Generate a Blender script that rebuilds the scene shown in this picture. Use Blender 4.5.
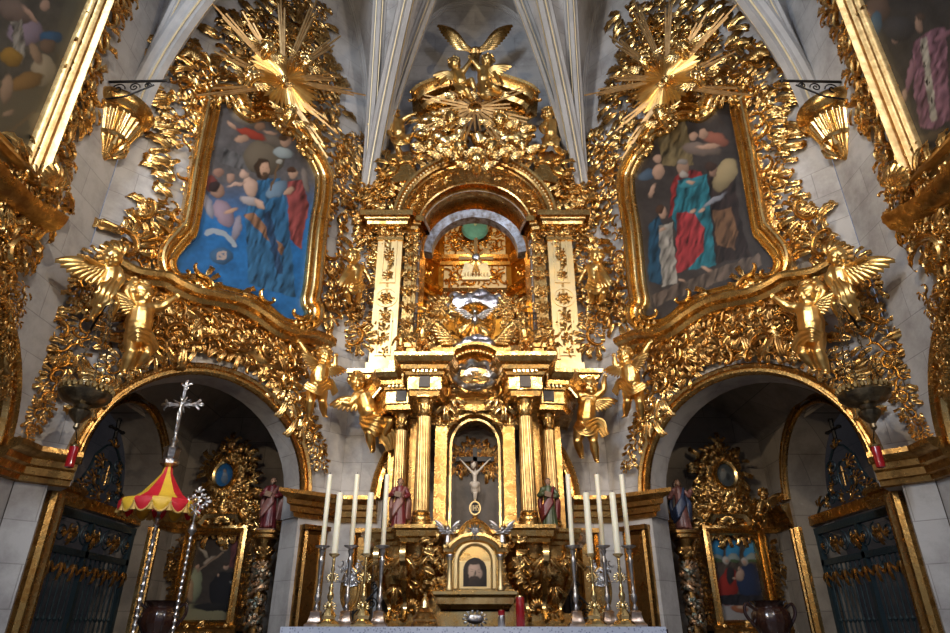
import bpy, bmesh, math, random
import numpy as np
from mathutils import Vector, Matrix
from mathutils.geometry import tessellate_polygon
PI=math.pi
for o in list(bpy.data.objects): bpy.data.objects.remove(o)
SC=bpy.context.scene; COL=SC.collection
# ---------------------------------------------------------------- camera
FPX=633.; TH=math.atan(.5); CT,ST=math.cos(TH),math.sin(TH); EYE=1.0
cam=bpy.data.cameras.new('camera'); cam.sensor_width=36; cam.lens=FPX/950*36; cam.clip_start=.05; cam.clip_end=200
camo=bpy.data.objects.new('camera',cam); COL.objects.link(camo)
camo.location=(0,0,EYE); camo.rotation_euler=(PI/2+TH,0,0); SC.camera=camo
# ---------------------------------------------------------------- light
w=bpy.data.worlds.new('world'); SC.world=w; w.use_nodes=True
bg=w.node_tree.nodes['Background']; bg.inputs[0].default_value=(.62,.72,1,1); bg.inputs[1].default_value=.22
def aim(o,t):
    o.rotation_euler=(Vector(t)-o.location).to_track_quat('-Z','Y').to_euler()
def area(name,loc,target,size,power,color,sy=None):
    l=bpy.data.lights.new(name,'AREA'); l.energy=power; l.color=color; l.size=size
    if sy: l.shape='RECTANGLE'; l.size_y=sy
    o=bpy.data.objects.new(name,l); COL.objects.link(o); o.location=loc; aim(o,target); return o
area('nave_window_light',(-3.9,-1.2,8.5),(-.5,9,7),1.6,560,(.76,.86,1),3.2)
area('nave_window_light',(3.9,-1.2,8.5),(.5,9,6),1.6,210,(.85,.88,1),3.2)
def spot(name,loc,target,power,color,ang,rad=.08):
    l=bpy.data.lights.new(name,'SPOT'); l.energy=power; l.color=color; l.spot_size=math.radians(ang); l.spot_blend=.6; l.shadow_soft_size=rad
    o=bpy.data.objects.new(name,l); COL.objects.link(o); o.location=loc; aim(o,target); return o
WARM=(1,.80,.56)
spot('spotlight',(-3.0,1.6,4.6),(.8,9,7.8),600,WARM,95)
spot('spotlight',(3.0,1.6,4.6),(-.8,9,7.8),500,WARM,95)
spot('spotlight',(-1.0,1.2,6.4),(-3.6,8,4.4),420,(1,.86,.68),75)
spot('spotlight',(1.0,1.2,6.4),(3.6,8,4.4),360,WARM,75)
spot('spotlight',(0,1.4,3.4),(0,8,1.9),150,(1,.84,.62),40)  # added low fill for the altar and tabernacle, no real fixture there
spot('spotlight',(1.2,1.2,4.2),(-3.3,9.6,2.6),330,(1,.85,.68),44)
spot('spotlight',(-1.2,1.2,4.2),(3.3,9.6,2.6),230,(1,.82,.62),44)
SC.view_settings.view_transform='Standard'; SC.view_settings.look='None'; SC.view_settings.gamma=1; SC.view_settings.exposure=0.28
# ---------------------------------------------------------------- projection of a photo ray on a real plane
def ray(x,y):
    u=(x-475.5)/FPX; v=(316.5-y)/FPX
    return np.array((u,CT-v*ST,ST+v*CT))
class Plane:
    def __init__(s,ox,oy,deg):
        s.o=(ox,oy); s.deg=deg; a=math.radians(deg); s.r=(math.cos(a),math.sin(a)); s.n=(-math.sin(a),math.cos(a))
    def px(s,x,y,d=0):
        r=ray(x,y); k=s.o[0]*s.n[0]+s.o[1]*s.n[1]-d; t=k/(r[0]*s.n[0]+r[1]*s.n[1]); p=r*t
        return ((p[0]-s.o[0])*s.r[0]+(p[1]-s.o[1])*s.r[1], EYE+p[2])
    def p3(s,x,y,d=0):
        a,b=s.px(x,y,d); return np.array((a,-d,b))
    def path(s,pts,d=0): return [s.px(x,y,d) for x,y in pts]
    def world(s,a,d,z): return (s.o[0]+s.r[0]*a+s.n[0]*d, s.o[1]+s.r[1]*a+s.n[1]*d, z)
CEN=Plane(0,9.13,0); DL=Plane(-3.26,7.77,45); SL=Plane(-4.62,6.41,90); DR=Plane(3.26,7.77,-45); SR=Plane(4.62,6.41,-90)
BK=Plane(0,10.15,0)
# ---------------------------------------------------------------- mesh accumulation
class MB:
    def __init__(s): s.v=[];s.f=[];s.n=0
    def add(s,V,F):
        V=np.asarray(V,float).reshape(-1,3); s.v.append(V)
        for f in (F if isinstance(F,list) and len(F) and isinstance(F[0],np.ndarray) and F[0].ndim==2 else [F]):
            f=np.asarray(f)
            if f.size: s.f.append(f+s.n)
        s.n+=len(V); return s
    def addm(s,m,M=None,t=(0,0,0)):
        V=np.vstack(m.v) if m.v else np.zeros((0,3))
        if M is not None: V=V@np.asarray(M).T
        s.v.append(V+np.asarray(t,float))
        for f in m.f: s.f.append(f+s.n)
        s.n+=len(V); return s
    def pack(s):
        V=np.vstack(s.v); q=[f for f in s.f if f.shape[1]==4]; t=[f for f in s.f if f.shape[1]==3]
        s.v=[V]; s.f=([np.vstack(q)] if q else [])+([np.vstack(t)] if t else []); return s
    def mesh(s,name,off=(0,0,0),mir=False,sharp=38):
        m=bpy.data.meshes.new(name)
        if not s.v: return m
        s.pack(); V=s.v[0]-np.asarray(off,float)
        if mir: V=V*np.array((-1,1,1))
        fs=[f[:,::-1] if mir else f for f in s.f]
        m.vertices.add(len(V)); m.vertices.foreach_set('co',V.astype(np.float32).ravel())
        nl=sum(f.size for f in fs); npoly=sum(len(f) for f in fs)
        m.loops.add(nl); m.loops.foreach_set('vertex_index',np.concatenate([f.ravel() for f in fs]).astype(np.int32))
        m.polygons.add(npoly); st=[];a=0
        for f in fs:
            k=f.shape[1]; st.append(a+np.arange(len(f))*k); a+=f.size
        m.polygons.foreach_set('loop_start',np.concatenate(st).astype(np.int32))
        m.update(calc_edges=True); m.validate()
        m.polygons.foreach_set('use_smooth',[True]*len(m.polygons))
        if sharp: m.set_sharp_from_angle(angle=math.radians(sharp))
        return m
def grid(P,cu=False,cv=False):
    P=np.asarray(P,float); nu,nv=P.shape[:2]; I=np.arange(nu*nv).reshape(nu,nv)
    A=np.vstack([I,I[:1]]) if cu else I
    A=np.hstack([A,A[:,:1]]) if cv else A
    return P.reshape(-1,3),np.stack([A[:-1,:-1],A[1:,:-1],A[1:,1:],A[:-1,1:]],-1).reshape(-1,4)
def fan(V,idx,c):
    return np.array([(idx[i],idx[(i+1)%len(idx)],c) for i in range(len(idx))])
def box(mb,c,s,rz=0,ry=0,taper=1):
    x,y,z=[k/2 for k in s]
    V=np.array([(a*x*(taper if cc>0 else 1),b*y*(taper if cc>0 else 1),cc*z) for cc in(-1,1) for a,b in((-1,-1),(1,-1),(1,1),(-1,1))])
    if rz or ry: V=V@np.array((Matrix.Rotation(rz,3,'Z')@Matrix.Rotation(ry,3,'Y'))).T
    mb.add(V+np.array(c),np.array([(3,2,1,0),(4,5,6,7),(0,1,5,4),(1,2,6,5),(2,3,7,6),(3,0,4,7)])); return mb
def bx(mb,x0,x1,y0,y1,z0,z1): return box(mb,((x0+x1)/2,(y0+y1)/2,(z0+z1)/2),(x1-x0,y1-y0,z1-z0))
def lathe(mb,prof,c=(0,0,0),seg=24,fl=0,nf=0,twist=0,sq=None,sy=1.):
    th=np.arange(seg)/seg*2*PI; P=[]
    z0=prof[0][1]
    for r,z in prof:
        rr=r*(1+fl*np.cos(nf*(th+twist*(z-z0)))) if nf else np.full(seg,r)
        if sq: rr=rr/np.maximum(abs(np.cos(th)),abs(np.sin(th)))**sq
        P.append(np.stack([c[0]+rr*np.cos(th),c[1]+sy*rr*np.sin(th),np.full(seg,c[2]+z)],-1))
    P=np.array(P); V,F=grid(P.transpose(1,0,2),True,False); mb.add(V,F); n=len(prof)
    for k in(0,n-1):
        if prof[k][0]>1e-4:
            ids=np.arange(seg)*n+k; cc=np.array([[c[0],c[1],c[2]+prof[k][1]]])
            f=np.array([(i,(i+1)%seg,seg) for i in range(seg)]); f=f[:,::-1] if k==0 else f
            mb.add(np.vstack([V[ids],cc]),f)
    return mb
def nrm(v): v=np.asarray(v,float); return v/(np.linalg.norm(v)+1e-12)
def tube(mb,P,R,seg=8,ref=(0,-1,0),flat=1.,cap=True,prof=None):
    P=np.asarray(P,float); n=len(P); R=np.full(n,R,float) if np.isscalar(R) else np.asarray(R,float)
    T=np.gradient(P,axis=0); T/=np.linalg.norm(T,axis=1)[:,None]+1e-12
    ref=np.asarray(ref,float)
    A=np.cross(T,ref); l=np.linalg.norm(A,axis=1); A[l<1e-3]=np.cross(T[l<1e-3],(.3,.2,1.)); A/=np.linalg.norm(A,axis=1)[:,None]
    for i in range(1,n):
        if A[i]@A[i-1]<0: A[i]=-A[i]
    B=np.cross(A,T)
    if prof is None:
        th=np.arange(seg)/seg*2*PI; prof=np.stack([np.cos(th),np.sin(th)*flat],-1)
    prof=np.asarray(prof,float)
    G=P[:,None]+R[:,None,None]*(A[:,None]*prof[None,:,0,None]+B[:,None]*prof[None,:,1,None])
    V,F=grid(G,False,True); mb.add(V,F)
    if cap:
        m=len(prof)
        for k in(0,n-1):
            f=np.array([(i,(i+1)%m,m) for i in range(m)]); mb.add(np.vstack([G[k],P[k:k+1]]),f[:,::-1] if k else f)
    return mb
def smooth(pts,n=8,closed=False):
    P=np.asarray(pts,float); out=[]; N=len(P)
    for i in range(N if closed else N-1):
        g=(lambda j:P[j%N]) if closed else (lambda j:P[min(max(j,0),N-1)])
        a,b,c,d=g(i-1),g(i),g(i+1),g(i+2)
        for k in range(n):
            t=k/n; out.append(.5*((2*b)+(c-a)*t+(2*a-5*b+4*c-d)*t*t+(3*b-a-3*c+d)*t**3))
    if not closed: out.append(P[-1])
    return np.array(out)
def sweep(mb,path,prof,closed=False,mode='wall',pc=True,caps=True,miter=1.6):
    """path 2D; prof (offset to the left of travel, height). wall: path (s,z), height towards the room. plan: path (x,y), height z"""
    P=np.asarray(path,float); n=len(P); prof=np.asarray(prof,float)
    if closed: D=np.roll(P,-1,0)-P; Dp=P-np.roll(P,1,0)
    else:
        D=np.vstack([P[1:]-P[:-1],P[-1:]-P[-2:-1]]); Dp=np.vstack([D[:1],D[:-1]])
    D/=np.linalg.norm(D,axis=1)[:,None]+1e-12; Dp/=np.linalg.norm(Dp,axis=1)[:,None]+1e-12
    N1=np.stack([-D[:,1],D[:,0]],-1); N0=np.stack([-Dp[:,1],Dp[:,0]],-1); N=N1+N0; N/=np.linalg.norm(N,axis=1)[:,None]+1e-12
    m=np.minimum(1/np.maximum((N*N1).sum(1),.3),miter)
    Q=P[:,None]+N[:,None]*m[:,None,None]*prof[None,:,0,None]; H=np.broadcast_to(prof[None,:,1],Q.shape[:2])
    G=np.stack([Q[...,0],-H,Q[...,1]],-1) if mode=='wall' else np.stack([Q[...,0],Q[...,1],H],-1)
    V,F=grid(G,closed,pc); mb.add(V,F)
    if not closed and caps and pc:
        for k in(0,n-1):
            t=tessellate_polygon([[Vector((a,b,0)) for a,b in prof]]); mb.add(G[k],np.array(t))
    return mb
# ---------------------------------------------------------------- objects
def tag(o,label=None,cat=None,group=None,kind=None):
    if label:o['label']=label
    if cat:o['category']=cat
    if group:o['group']=group
    if kind:o['kind']=kind
    return o
def link(name,me,mat,parent=None,kind=None):
    o=bpy.data.objects.new(name,me); COL.objects.link(o)
    if mat is not None and not me.materials: me.materials.append(mat)
    if parent is not None:o.parent=parent
    if kind:o['kind']=kind
    return o
class Thing:
    """Empty at the thing's base on a plane; geometry is given in plane coordinates (s, -depth, z)."""
    def __init__(s,name,plane,base,label,cat,group=None,mir=False,d=0):
        s.off=np.array((base[0],-d,base[1])); s.mir=mir; s.plane=plane
        o=bpy.data.objects.new(name,None); COL.objects.link(o); o.empty_display_size=.1
        a=-base[0] if mir else base[0]
        pl={'DL':DR,'SL':SR}.get(plane.name,plane) if mir else plane
        o.location=pl.world(a,-d,base[1]); o.rotation_euler=(0,0,math.radians(pl.deg)); s.o=o; tag(o,label,cat,group)
    def part(s,name,mb,mat,parent=None,sharp=38,label=None,kind=None):
        me=mb if isinstance(mb,bpy.types.Mesh) else mb.mesh(name,s.off,s.mir,sharp)
        o=link(name,me,mat,parent or s.o,kind)
        if label:o['label']=label
        return o
for n_ in('CEN','DL','SL','DR','SR','BK'): globals()[n_].name=n_
def solo(name,mb,mat,plane,base,label,cat,group=None,mir=False,d=0,sharp=38):
    off=np.array((base[0],-d,base[1])); me=mb.mesh(name,off,mir,sharp); o=link(name,me,mat)
    a=-base[0] if mir else base[0]; pl={'DL':DR,'SL':SR}.get(plane.name,plane) if mir else plane
    o.location=pl.world(a,-d,base[1]); o.rotation_euler=(0,0,math.radians(pl.deg)); return tag(o,label,cat,group)
def struct(name,mb,mat,plane=None,sharp=30):
    me=mb if isinstance(mb,bpy.types.Mesh) else mb.mesh(name,sharp=sharp)
    o=link(name,me,mat)
    if plane: o.location=(plane.o[0],plane.o[1],0); o.rotation_euler=(0,0,math.radians(plane.deg))
    o['kind']='structure'; return o
# ---------------------------------------------------------------- materials
def mat(name,col,rough=.5,metal=0,bump=0,bscale=20,var=0,vscale=3,var2=None,spec=.5,emit=None,es=1,trans=0,rvar=0,aniso=0,coat=0):
    m=bpy.data.materials.new(name); m.use_nodes=True; nt=m.node_tree; b=nt.nodes['Principled BSDF']
    b.inputs['Base Color'].default_value=(*col,1); b.inputs['Roughness'].default_value=rough; b.inputs['Metallic'].default_value=metal
    b.inputs['Specular IOR Level'].default_value=spec; b.inputs['Transmission Weight'].default_value=trans; b.inputs['Coat Weight'].default_value=coat
    if emit: b.inputs['Emission Color'].default_value=(*emit,1); b.inputs['Emission Strength'].default_value=es
    tc=nt.nodes.new('ShaderNodeTexCoord')
    if var or var2:
        n=nt.nodes.new('ShaderNodeTexNoise'); n.inputs['Scale'].default_value=vscale; n.inputs['Detail'].default_value=6; n.inputs['Roughness'].default_value=.65
        nt.links.new(tc.outputs['Object'],n.inputs['Vector'])
        r=nt.nodes.new('ShaderNodeValToRGB'); r.color_ramp.elements[0].position=.38; r.color_ramp.elements[1].position=.62
        c2=var2 or tuple(c*(1-var) for c in col)
        r.color_ramp.elements[0].color=(*c2,1); r.color_ramp.elements[1].color=(*col,1)
        nt.links.new(n.outputs['Fac'],r.inputs['Fac']); nt.links.new(r.outputs['Color'],b.inputs['Base Color'])
        if rvar:
            q=nt.nodes.new('ShaderNodeMapRange'); q.inputs['To Min'].default_value=rough+rvar; q.inputs['To Max'].default_value=rough-rvar
            q.inputs['From Min'].default_value=.35; q.inputs['From Max'].default_value=.65
            nt.links.new(n.outputs['Fac'],q.inputs['Value']); nt.links.new(q.outputs['Result'],b.inputs['Roughness'])
    if bump:
        n=nt.nodes.new('ShaderNodeTexNoise'); n.inputs['Scale'].default_value=bscale; n.inputs['Detail'].default_value=4
        nt.links.new(tc.outputs['Object'],n.inputs['Vector'])
        u=nt.nodes.new('ShaderNodeBump'); u.inputs['Strength'].default_value=bump; u.inputs['Distance'].default_value=.02
        nt.links.new(n.outputs['Fac'],u.inputs['Height']); nt.links.new(u.outputs['Normal'],b.inputs['Normal'])
    return m
GOLD=mat('gilding',(.80,.52,.19),.27,1,.10,30,vscale=9,var2=(.40,.21,.06),rvar=.08)
GOLD2=mat('bright_gilding',(.92,.66,.29),.24,1,.05,20,vscale=6,var2=(.62,.38,.13),rvar=.06)
GOLD3=mat('aged_gilding',(.60,.36,.12),.31,1,.12,30,vscale=8,var2=(.28,.15,.05),rvar=.1)
FIGG=mat('burnished_gilding',(.90,.61,.23),.34,1,.04,10,vscale=4,var2=(.70,.43,.14))
COLG=mat('fluted_gilding',(.78,.55,.24),.42,.95,.08,26,vscale=9,var2=(.50,.31,.12))
MATG=mat('matte_gilding',(.62,.42,.20),.5,.8,.05,20,vscale=8,var2=(.42,.27,.12))
GOLDE=mat('worn_edge_gilding',(.75,.62,.38),.5,.6,.1,12)
GOLDP=mat('pale_gilding',(.72,.57,.31),.48,1,.1,12,vscale=4,var2=(.82,.60,.28),rvar=.06)
SILVER=mat('silver',(.66,.64,.62),.28,1,.3,30,vscale=8,var2=(.36,.35,.36))
BRASS=mat('brass',(.80,.60,.28),.25,1,.1,20,vscale=9,var2=(.58,.40,.16))
BRONZE=mat('dark_bronze',(.30,.24,.15),.35,1,.3,20,vscale=8,var2=(.12,.10,.07))
IRON=mat('blue_black_iron',(.018,.036,.045),.5,.4,.2,30)
BLACK=mat('black_iron',(.015,.014,.014),.45,.6,.1,30)
def stone(name,c1,c2,bw=.82,bh=.40,mort=.006,dark=(.10,.09,.085),stain=(.62,.6,.6),scale=1.):
    m=bpy.data.materials.new(name); m.use_nodes=True; nt=m.node_tree; b=nt.nodes['Principled BSDF']; N=nt.nodes.new; L=nt.links.new
    b.inputs['Roughness'].default_value=.85
    tc=N('ShaderNodeTexCoord'); sp=N('ShaderNodeSeparateXYZ'); cb=N('ShaderNodeCombineXYZ'); L(tc.outputs['Object'],sp.inputs[0]); 
    ad=N('ShaderNodeMath'); ad.operation='ADD'; L(sp.outputs['X'],ad.inputs[0]); L(sp.outputs['Y'],ad.inputs[1]); L(ad.outputs[0],cb.inputs['X']); L(sp.outputs['Z'],cb.inputs['Y'])
    br=N('ShaderNodeTexBrick'); L(cb.outputs[0],br.inputs['Vector']); br.inputs['Color1'].default_value=(*c1,1); br.inputs['Color2'].default_value=(*c2,1)
    br.inputs['Mortar'].default_value=(*dark,1); br.inputs['Scale'].default_value=1; br.inputs['Brick Width'].default_value=bw; br.inputs['Row Height'].default_value=bh
    br.inputs['Mortar Size'].default_value=mort; br.inputs['Mortar Smooth'].default_value=.6; br.inputs['Bias'].default_value=-.1
    n=N('ShaderNodeTexNoise'); n.inputs['Scale'].default_value=1.3; n.inputs['Detail'].default_value=8; n.inputs['Roughness'].default_value=.7; L(tc.outputs['Object'],n.inputs['Vector'])
    r=N('ShaderNodeValToRGB'); r.color_ramp.elements[0].position=.36; r.color_ramp.elements[0].color=(*stain,1); r.color_ramp.elements[1].position=.56; r.color_ramp.elements[1].color=(1,1,1,1)
    L(n.outputs['Fac'],r.inputs['Fac']); mx=N('ShaderNodeMix'); mx.data_type='RGBA'; mx.blend_type='MULTIPLY'; mx.inputs['Factor'].default_value=1
    L(br.outputs['Color'],mx.inputs['A']); L(r.outputs['Color'],mx.inputs['B']); L(mx.outputs['Result'],b.inputs['Base Color'])
    bu=N('ShaderNodeBump'); bu.inputs['Strength'].default_value=.35; bu.inputs['Distance'].default_value=.01; n2=N('ShaderNodeTexNoise'); n2.inputs['Scale'].default_value=9; n2.inputs['Detail'].default_value=6
    L(tc.outputs['Object'],n2.inputs['Vector']); s2=N('ShaderNodeMath'); s2.operation='SUBTRACT'; L(n2.outputs['Fac'],s2.inputs[0]); L(br.outputs['Fac'],s2.inputs[1]); L(s2.outputs[0],bu.inputs['Height']); L(bu.outputs['Normal'],b.inputs['Normal'])
    return m
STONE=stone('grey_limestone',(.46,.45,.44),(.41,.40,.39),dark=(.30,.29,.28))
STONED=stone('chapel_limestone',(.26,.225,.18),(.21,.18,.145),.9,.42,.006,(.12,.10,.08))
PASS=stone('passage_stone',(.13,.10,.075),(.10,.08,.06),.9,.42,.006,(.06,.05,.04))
STONEV=stone('vault_stone',(.44,.43,.42),(.39,.38,.37),.7,.33,.005,(.28,.27,.26))
RIB=mat('rib_stone',(.40,.39,.38),.8,0,.3,12,.2,2)
# ---------------------------------------------------------------- room shell
Z0=7.3; HW=1.915
def ff(k): return k**.55
def gg(k): return (1-(1-k)**2.6)**.5
def wall(name,plane,outer,holes,depth,m=STONE,inner=None):
    mb=MB(); loops=[outer]+holes; vs=[Vector((a,b,0)) for l in loops for a,b in l]
    t=tessellate_polygon([[Vector((a,b,0)) for a,b in l] for l in loops]); T=np.array(t)
    V=np.array([(v.x,0,v.y) for v in vs])
    # face the room (-y)
    a=V[T[:,1]]-V[T[:,0]]; b=V[T[:,2]]-V[T[:,0]]; c=np.cross(a,b)[:,1]; T[c>0]=T[c>0][:,::-1]
    mb.add(V,T)
    for h in holes+([inner] if inner else []):
        P=np.array([[(a,0,b),(a,depth,b)] for a,b in h]); v,f=grid(P,h is not inner,False); mb.add(v,f)
    return struct(name,mb,m,plane,sharp=25)
def archtop(hw=HW,H=5.8,n=18):
    ks=(np.arange(n+1)/n)**2; L=[(-hw+hw*k,Z0+H*gg(k)) for k in ks]; return L+[(-a,b) for a,b in L[::-1][1:]]
def arc(cx,cz,r,a0,a1,n=24): return [(cx+r*math.cos(a),cz+r*math.sin(a)) for a in np.radians(np.linspace(a0,a1,n+1))]
# diagonal facets: the opening is narrower above the cornice than below
def diag(name,plane,sg):
    prof=[(-HW,0),(-1.62,0),(-1.62,2.38),(-1.42,2.38),(-1.42,2.62)]+arc(-.07,2.62,1.35,180,0)+[(1.28,2.38),(1.30,2.38),(1.30,0),(HW,0)]
    op=prof[1:-1]; outer=[(-HW,0)]+op+[(HW,0)]+archtop()[::-1]
    if sg<0: outer=[(-a,b) for a,b in outer]; op=[(-a,b) for a,b in op]
    wall(name,plane,outer,[],.42,inner=op)
diag('wall_left_diagonal',DL,1); diag('wall_right_diagonal',DR,-1)
cop=[(-1.3,0),(-1.3,2.68)]+arc(0,2.68,1.3,180,0)+[(1.3,0)]
niche=[(-.93,4.6),(-.93,7.12)]+arc(0,7.12,.93,180,0)+[(.93,4.6)]
wall('wall_back',CEN,[(-HW,0)]+cop+[(HW,0)]+archtop()[::-1],[niche],.9,inner=cop)
# side walls with the big arches
for sg,pl,nm in((1,SL,'wall_left'),(-1,SR,'wall_right')):
    op=[(-3.2,0),(-3.2,2.62)]+arc(-1.85,2.62,1.35,180,0)+[(-.5,0)]
    out=[(-9.5,0)]+op+[(0,0)]+[(a-HW,b) for a,b in archtop()[::-1]]+[(-9.5,Z0)]
    if sg<0: out=[(-a,b) for a,b in out]; op=[(-a,b) for a,b in op]
    wall(nm,pl,out,[],.5,inner=op)
    mb=MB(); bx(mb,-3.4,-.3,.5,.6,0,4.4)   # back of that recess
    if sg<0: mb.v=[v*np.array((-1,1,1)) for v in mb.v]
    struct(nm+'_recess',mb,STONED,pl)
# chapels behind the diagonal arches (room coordinates)
def chapel(sg):
    S='left' if sg<0 else 'right'; X=4.64
    gate=[(.80,0),(.80,2.36),(.95,2.36),(.95,2.75)]+arc(2.0,2.75,1.05,180,0)[1:-1]+[(3.05,2.75),(3.05,2.36),(2.93,2.36),(2.93,0)]
    pl=SL if sg<0 else SR
    m=-1 if sg>0 else 1
    out=[(.45,0)]+gate+[(3.75,0),(3.75,5.2),(.3,5.2),(.3,3.9)]
    f=lambda L:[(m*a,b) for a,b in L]
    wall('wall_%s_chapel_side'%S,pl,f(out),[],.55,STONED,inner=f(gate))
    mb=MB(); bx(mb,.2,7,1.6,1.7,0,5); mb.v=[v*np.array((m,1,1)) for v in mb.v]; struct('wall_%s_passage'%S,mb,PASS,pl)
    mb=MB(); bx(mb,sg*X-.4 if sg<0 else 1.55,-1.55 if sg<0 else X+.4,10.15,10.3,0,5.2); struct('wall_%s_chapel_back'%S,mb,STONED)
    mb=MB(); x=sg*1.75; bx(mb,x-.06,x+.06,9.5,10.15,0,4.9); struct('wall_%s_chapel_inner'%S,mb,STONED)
    # groined cap over the chapel
    mb=MB(); n=12; P=[]
    for i in range(n+1):
        t=i/n; x=sg*(1.6+3.1*t); y0=11.03-abs(x)+.06; P.append([(x,y0+(10.3-y0)*j/6,3.75+.95*math.sin(PI*t)) for j in range(7)])
    v,fq=grid(np.array(P)); mb.add(v,fq); struct('ceiling_%s_chapel'%S,mb,STONED)
chapel(-1); chapel(1)
mb=MB(); bx(mb,-1.9,1.9,10.05,10.2,0,4.4); struct('wall_back_recess',mb,STONE)
mb=MB(); bx(mb,-7,7,-3.2,13,-.1,0); struct('floor',mb,mat('marble_floor',(.30,.27,.24),.35,0,0,var=.3,vscale=2))
# vault
C1=np.array((-HW,9.13)); C2=np.array((-4.62,6.41)); TM=np.array((0,4.54)); TR=np.array((0,6.6)); TL=np.array((-1.46,6.0)); TS=np.array((-2.06,4.54))
def vc(c,t,H,n=20,f=None):
    f=f or ff
    ks=(np.arange(n+1)/n)**2.; return np.array([(*(c+(t-c)*k),Z0+H*f(k)) for k in ks])
W1=vc(C1,np.array((0,9.13)),5.8,f=gg); RR=vc(C1,TR,5.4); RM=vc(C1,TM,5.8); RL=vc(C1,TL,5.4); WD=vc(C1,np.array((-3.26,7.77)),5.8,f=gg)
WD2=vc(C2,np.array((-3.26,7.77)),5.8,f=gg); RR2=vc(C2,TL,5.4); RM2=vc(C2,TM,5.8); RL2=vc(C2,TS,5.4); WS=vc(C2,np.array((-4.62,4.54)),5.8,f=gg)
C3=np.array((-4.62,2.6)); WS3=vc(C3,np.array((-4.62,4.54)),5.8,f=gg); RR3=vc(C3,TS,5.4); RM3=vc(C3,TM,5.8)
E3=np.array([(p[0],-3.2,p[2]) for p in RM3])
mb=MB()
for A,B in((W1,RR),(RR,RM),(RM,RL),(RL,WD),(WD2,RR2),(RR2,RM2),(RM2,RL2),(RL2,WS),(WS3,RR3),(RR3,RM3),(RM3,E3)):
    P=np.array([A+(B-A)*t+np.array((0,0,.25*math.sin(PI*t)))*np.linspace(0,1,len(A))[:,None] for t in np.linspace(0,1,7)])
    for m in(1,-1):
        v,f=grid(P*np.array((m,1,1))); mb.add(v,f)
mb.add([(-4.62,2.6,Z0),(-4.62,-3.2,Z0),(-4.62,-3.2,13.1),(-4.62,2.6,13.1)],np.array([(0,1,2,3)])) 
mb.add([(4.62,2.6,Z0),(4.62,-3.2,Z0),(4.62,-3.2,13.1),(4.62,2.6,13.1)],np.array([(0,1,2,3)])) 
struct('ceiling',mb,STONEV)
RP=[(-.15,0),(-.15,.07),(-.10,.10),(-.09,.15),(-.045,.17),(-.04,.24),(.04,.24),(.045,.17),(.09,.15),(.10,.10),(.15,.07),(.15,0)]
ntrim=0
def rib(P,sc=1.,gold=True):
    global ntrim
    for m in(1,-1):
        Q=P*np.array((m,1,1)); T=np.gradient(Q,axis=0); T/=np.linalg.norm(T,axis=1)[:,None]
        hd=Q[-1]-Q[0]; sd=nrm(np.array((-hd[1],hd[0],0.))); O=np.cross(T,sd); O/=np.linalg.norm(O,axis=1)[:,None]
        cen=np.array((0,4.54,6.)); 
        if (O[5]@(cen-Q[5]))<0:O=-O
        G=np.array([[q+sc*(a*sd+b*o) for a,b in RP] for q,o in zip(Q,O)]); mb=MB(); v,f=grid(G,False,True); mb.add(v,f)
        ntrim+=1; ro=struct('trim_%d'%ntrim,mb,RIB)
        if gold:
            mb=MB()
            for a in(-.068,.068): tube(mb,[q+sc*(a*sd+.172*o) for q,o in zip(Q,O)],.012*sc,6)
            link('gilded_edge',mb.mesh('gilded_edge'),GOLDE,ro)
rib(RR,.8);rib(RM,1.05);rib(RL,.8);rib(RR2,.75);rib(RM2,1.1);rib(RL2,.75)
for w_ in(W1,WD,WD2): rib(w_,.5,False)
# cornice between lower and upper wall, stopping at the arches
CP=[(0,2.36),(.05,2.37),(.06,2.42),(.10,2.43),(.11,2.50),(.15,2.52),(.16,2.58),(.21,2.60),(.26,2.64),(.26,2.69),(0,2.71)]
def seg_cornice(pts,nm):
    mb=MB(); sweep(mb,pts,[(a,b) for a,b in CP],mode='plan'); struct(nm,mb,GOLD3,sharp=25)
a=DL.world
L1=[(-4.62,-2.),(-4.62,3.2)]; 
def w2(pl,s): p=pl.world(s,0,0); return (p[0],p[1])
left=[w2(SL,-.42),w2(SL,0),w2(DL,-1.44)]
l2=[(-2.2,9.75),w2(DL,1.29),w2(CEN,-HW),w2(CEN,-1.36)]
for i,(pts) in enumerate((left,l2)):
    seg_cornice([p for p in pts][::-1],'trim_cornice_%d'%(i*2+1))
    seg_cornice([(-x,y) for x,y in pts],'trim_cornice_%d'%(i*2+2))
# chapel string course on back and side walls
for sg in(-1,1):
    pts=[(sg*4.62,9.55),(sg*4.62,10.15),(sg*1.8,10.15)]
    if sg<0: pts=pts[::-1]
    mb=MB(); sweep(mb,pts,[(a*.5,b) for a,b in CP],mode='plan'); struct('trim_cornice_%s_chapel'%('left' if sg<0 else 'right'),mb,GOLD3,sharp=25)
# archivolts
AP=[(.0,0),(.0,.05),(.03,.09),(.05,.09),(.06,.06),(.09,.06),(.10,.10),(.14,.12),(.17,.10),(.19,.03),(.19,0)]
def archiv(nm,plane,cx,cz,r,m=1,foot=None,prof=AP,mt=GOLD):
    pts=arc(cx,cz,r,0,180,40)
    if foot is not None: pts=[(cx+r,foot)]+pts+[(cx-r,foot)]
    pts=[(m*a,b) for a,b in pts]
    pr=[(-a,b) for a,b in prof] if m>0 else prof
    mb=MB(); sweep(mb,pts,pr,mode='wall'); struct(nm,mb,mt,plane,sharp=25)
archiv('trim_arch_left',DL,-.07,2.62,1.34,prof=[(a*.8,b) for a,b in AP]); archiv('trim_arch_right',DR,-.07,2.62,1.34,-1,prof=[(a*.8,b) for a,b in AP])
archiv('trim_arch_center',CEN,0,2.68,1.3)
archiv('trim_arch_far_left',SL,-1.85,2.62,1.35); archiv('trim_arch_far_right',SR,-1.85,2.62,1.35,-1)
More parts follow.
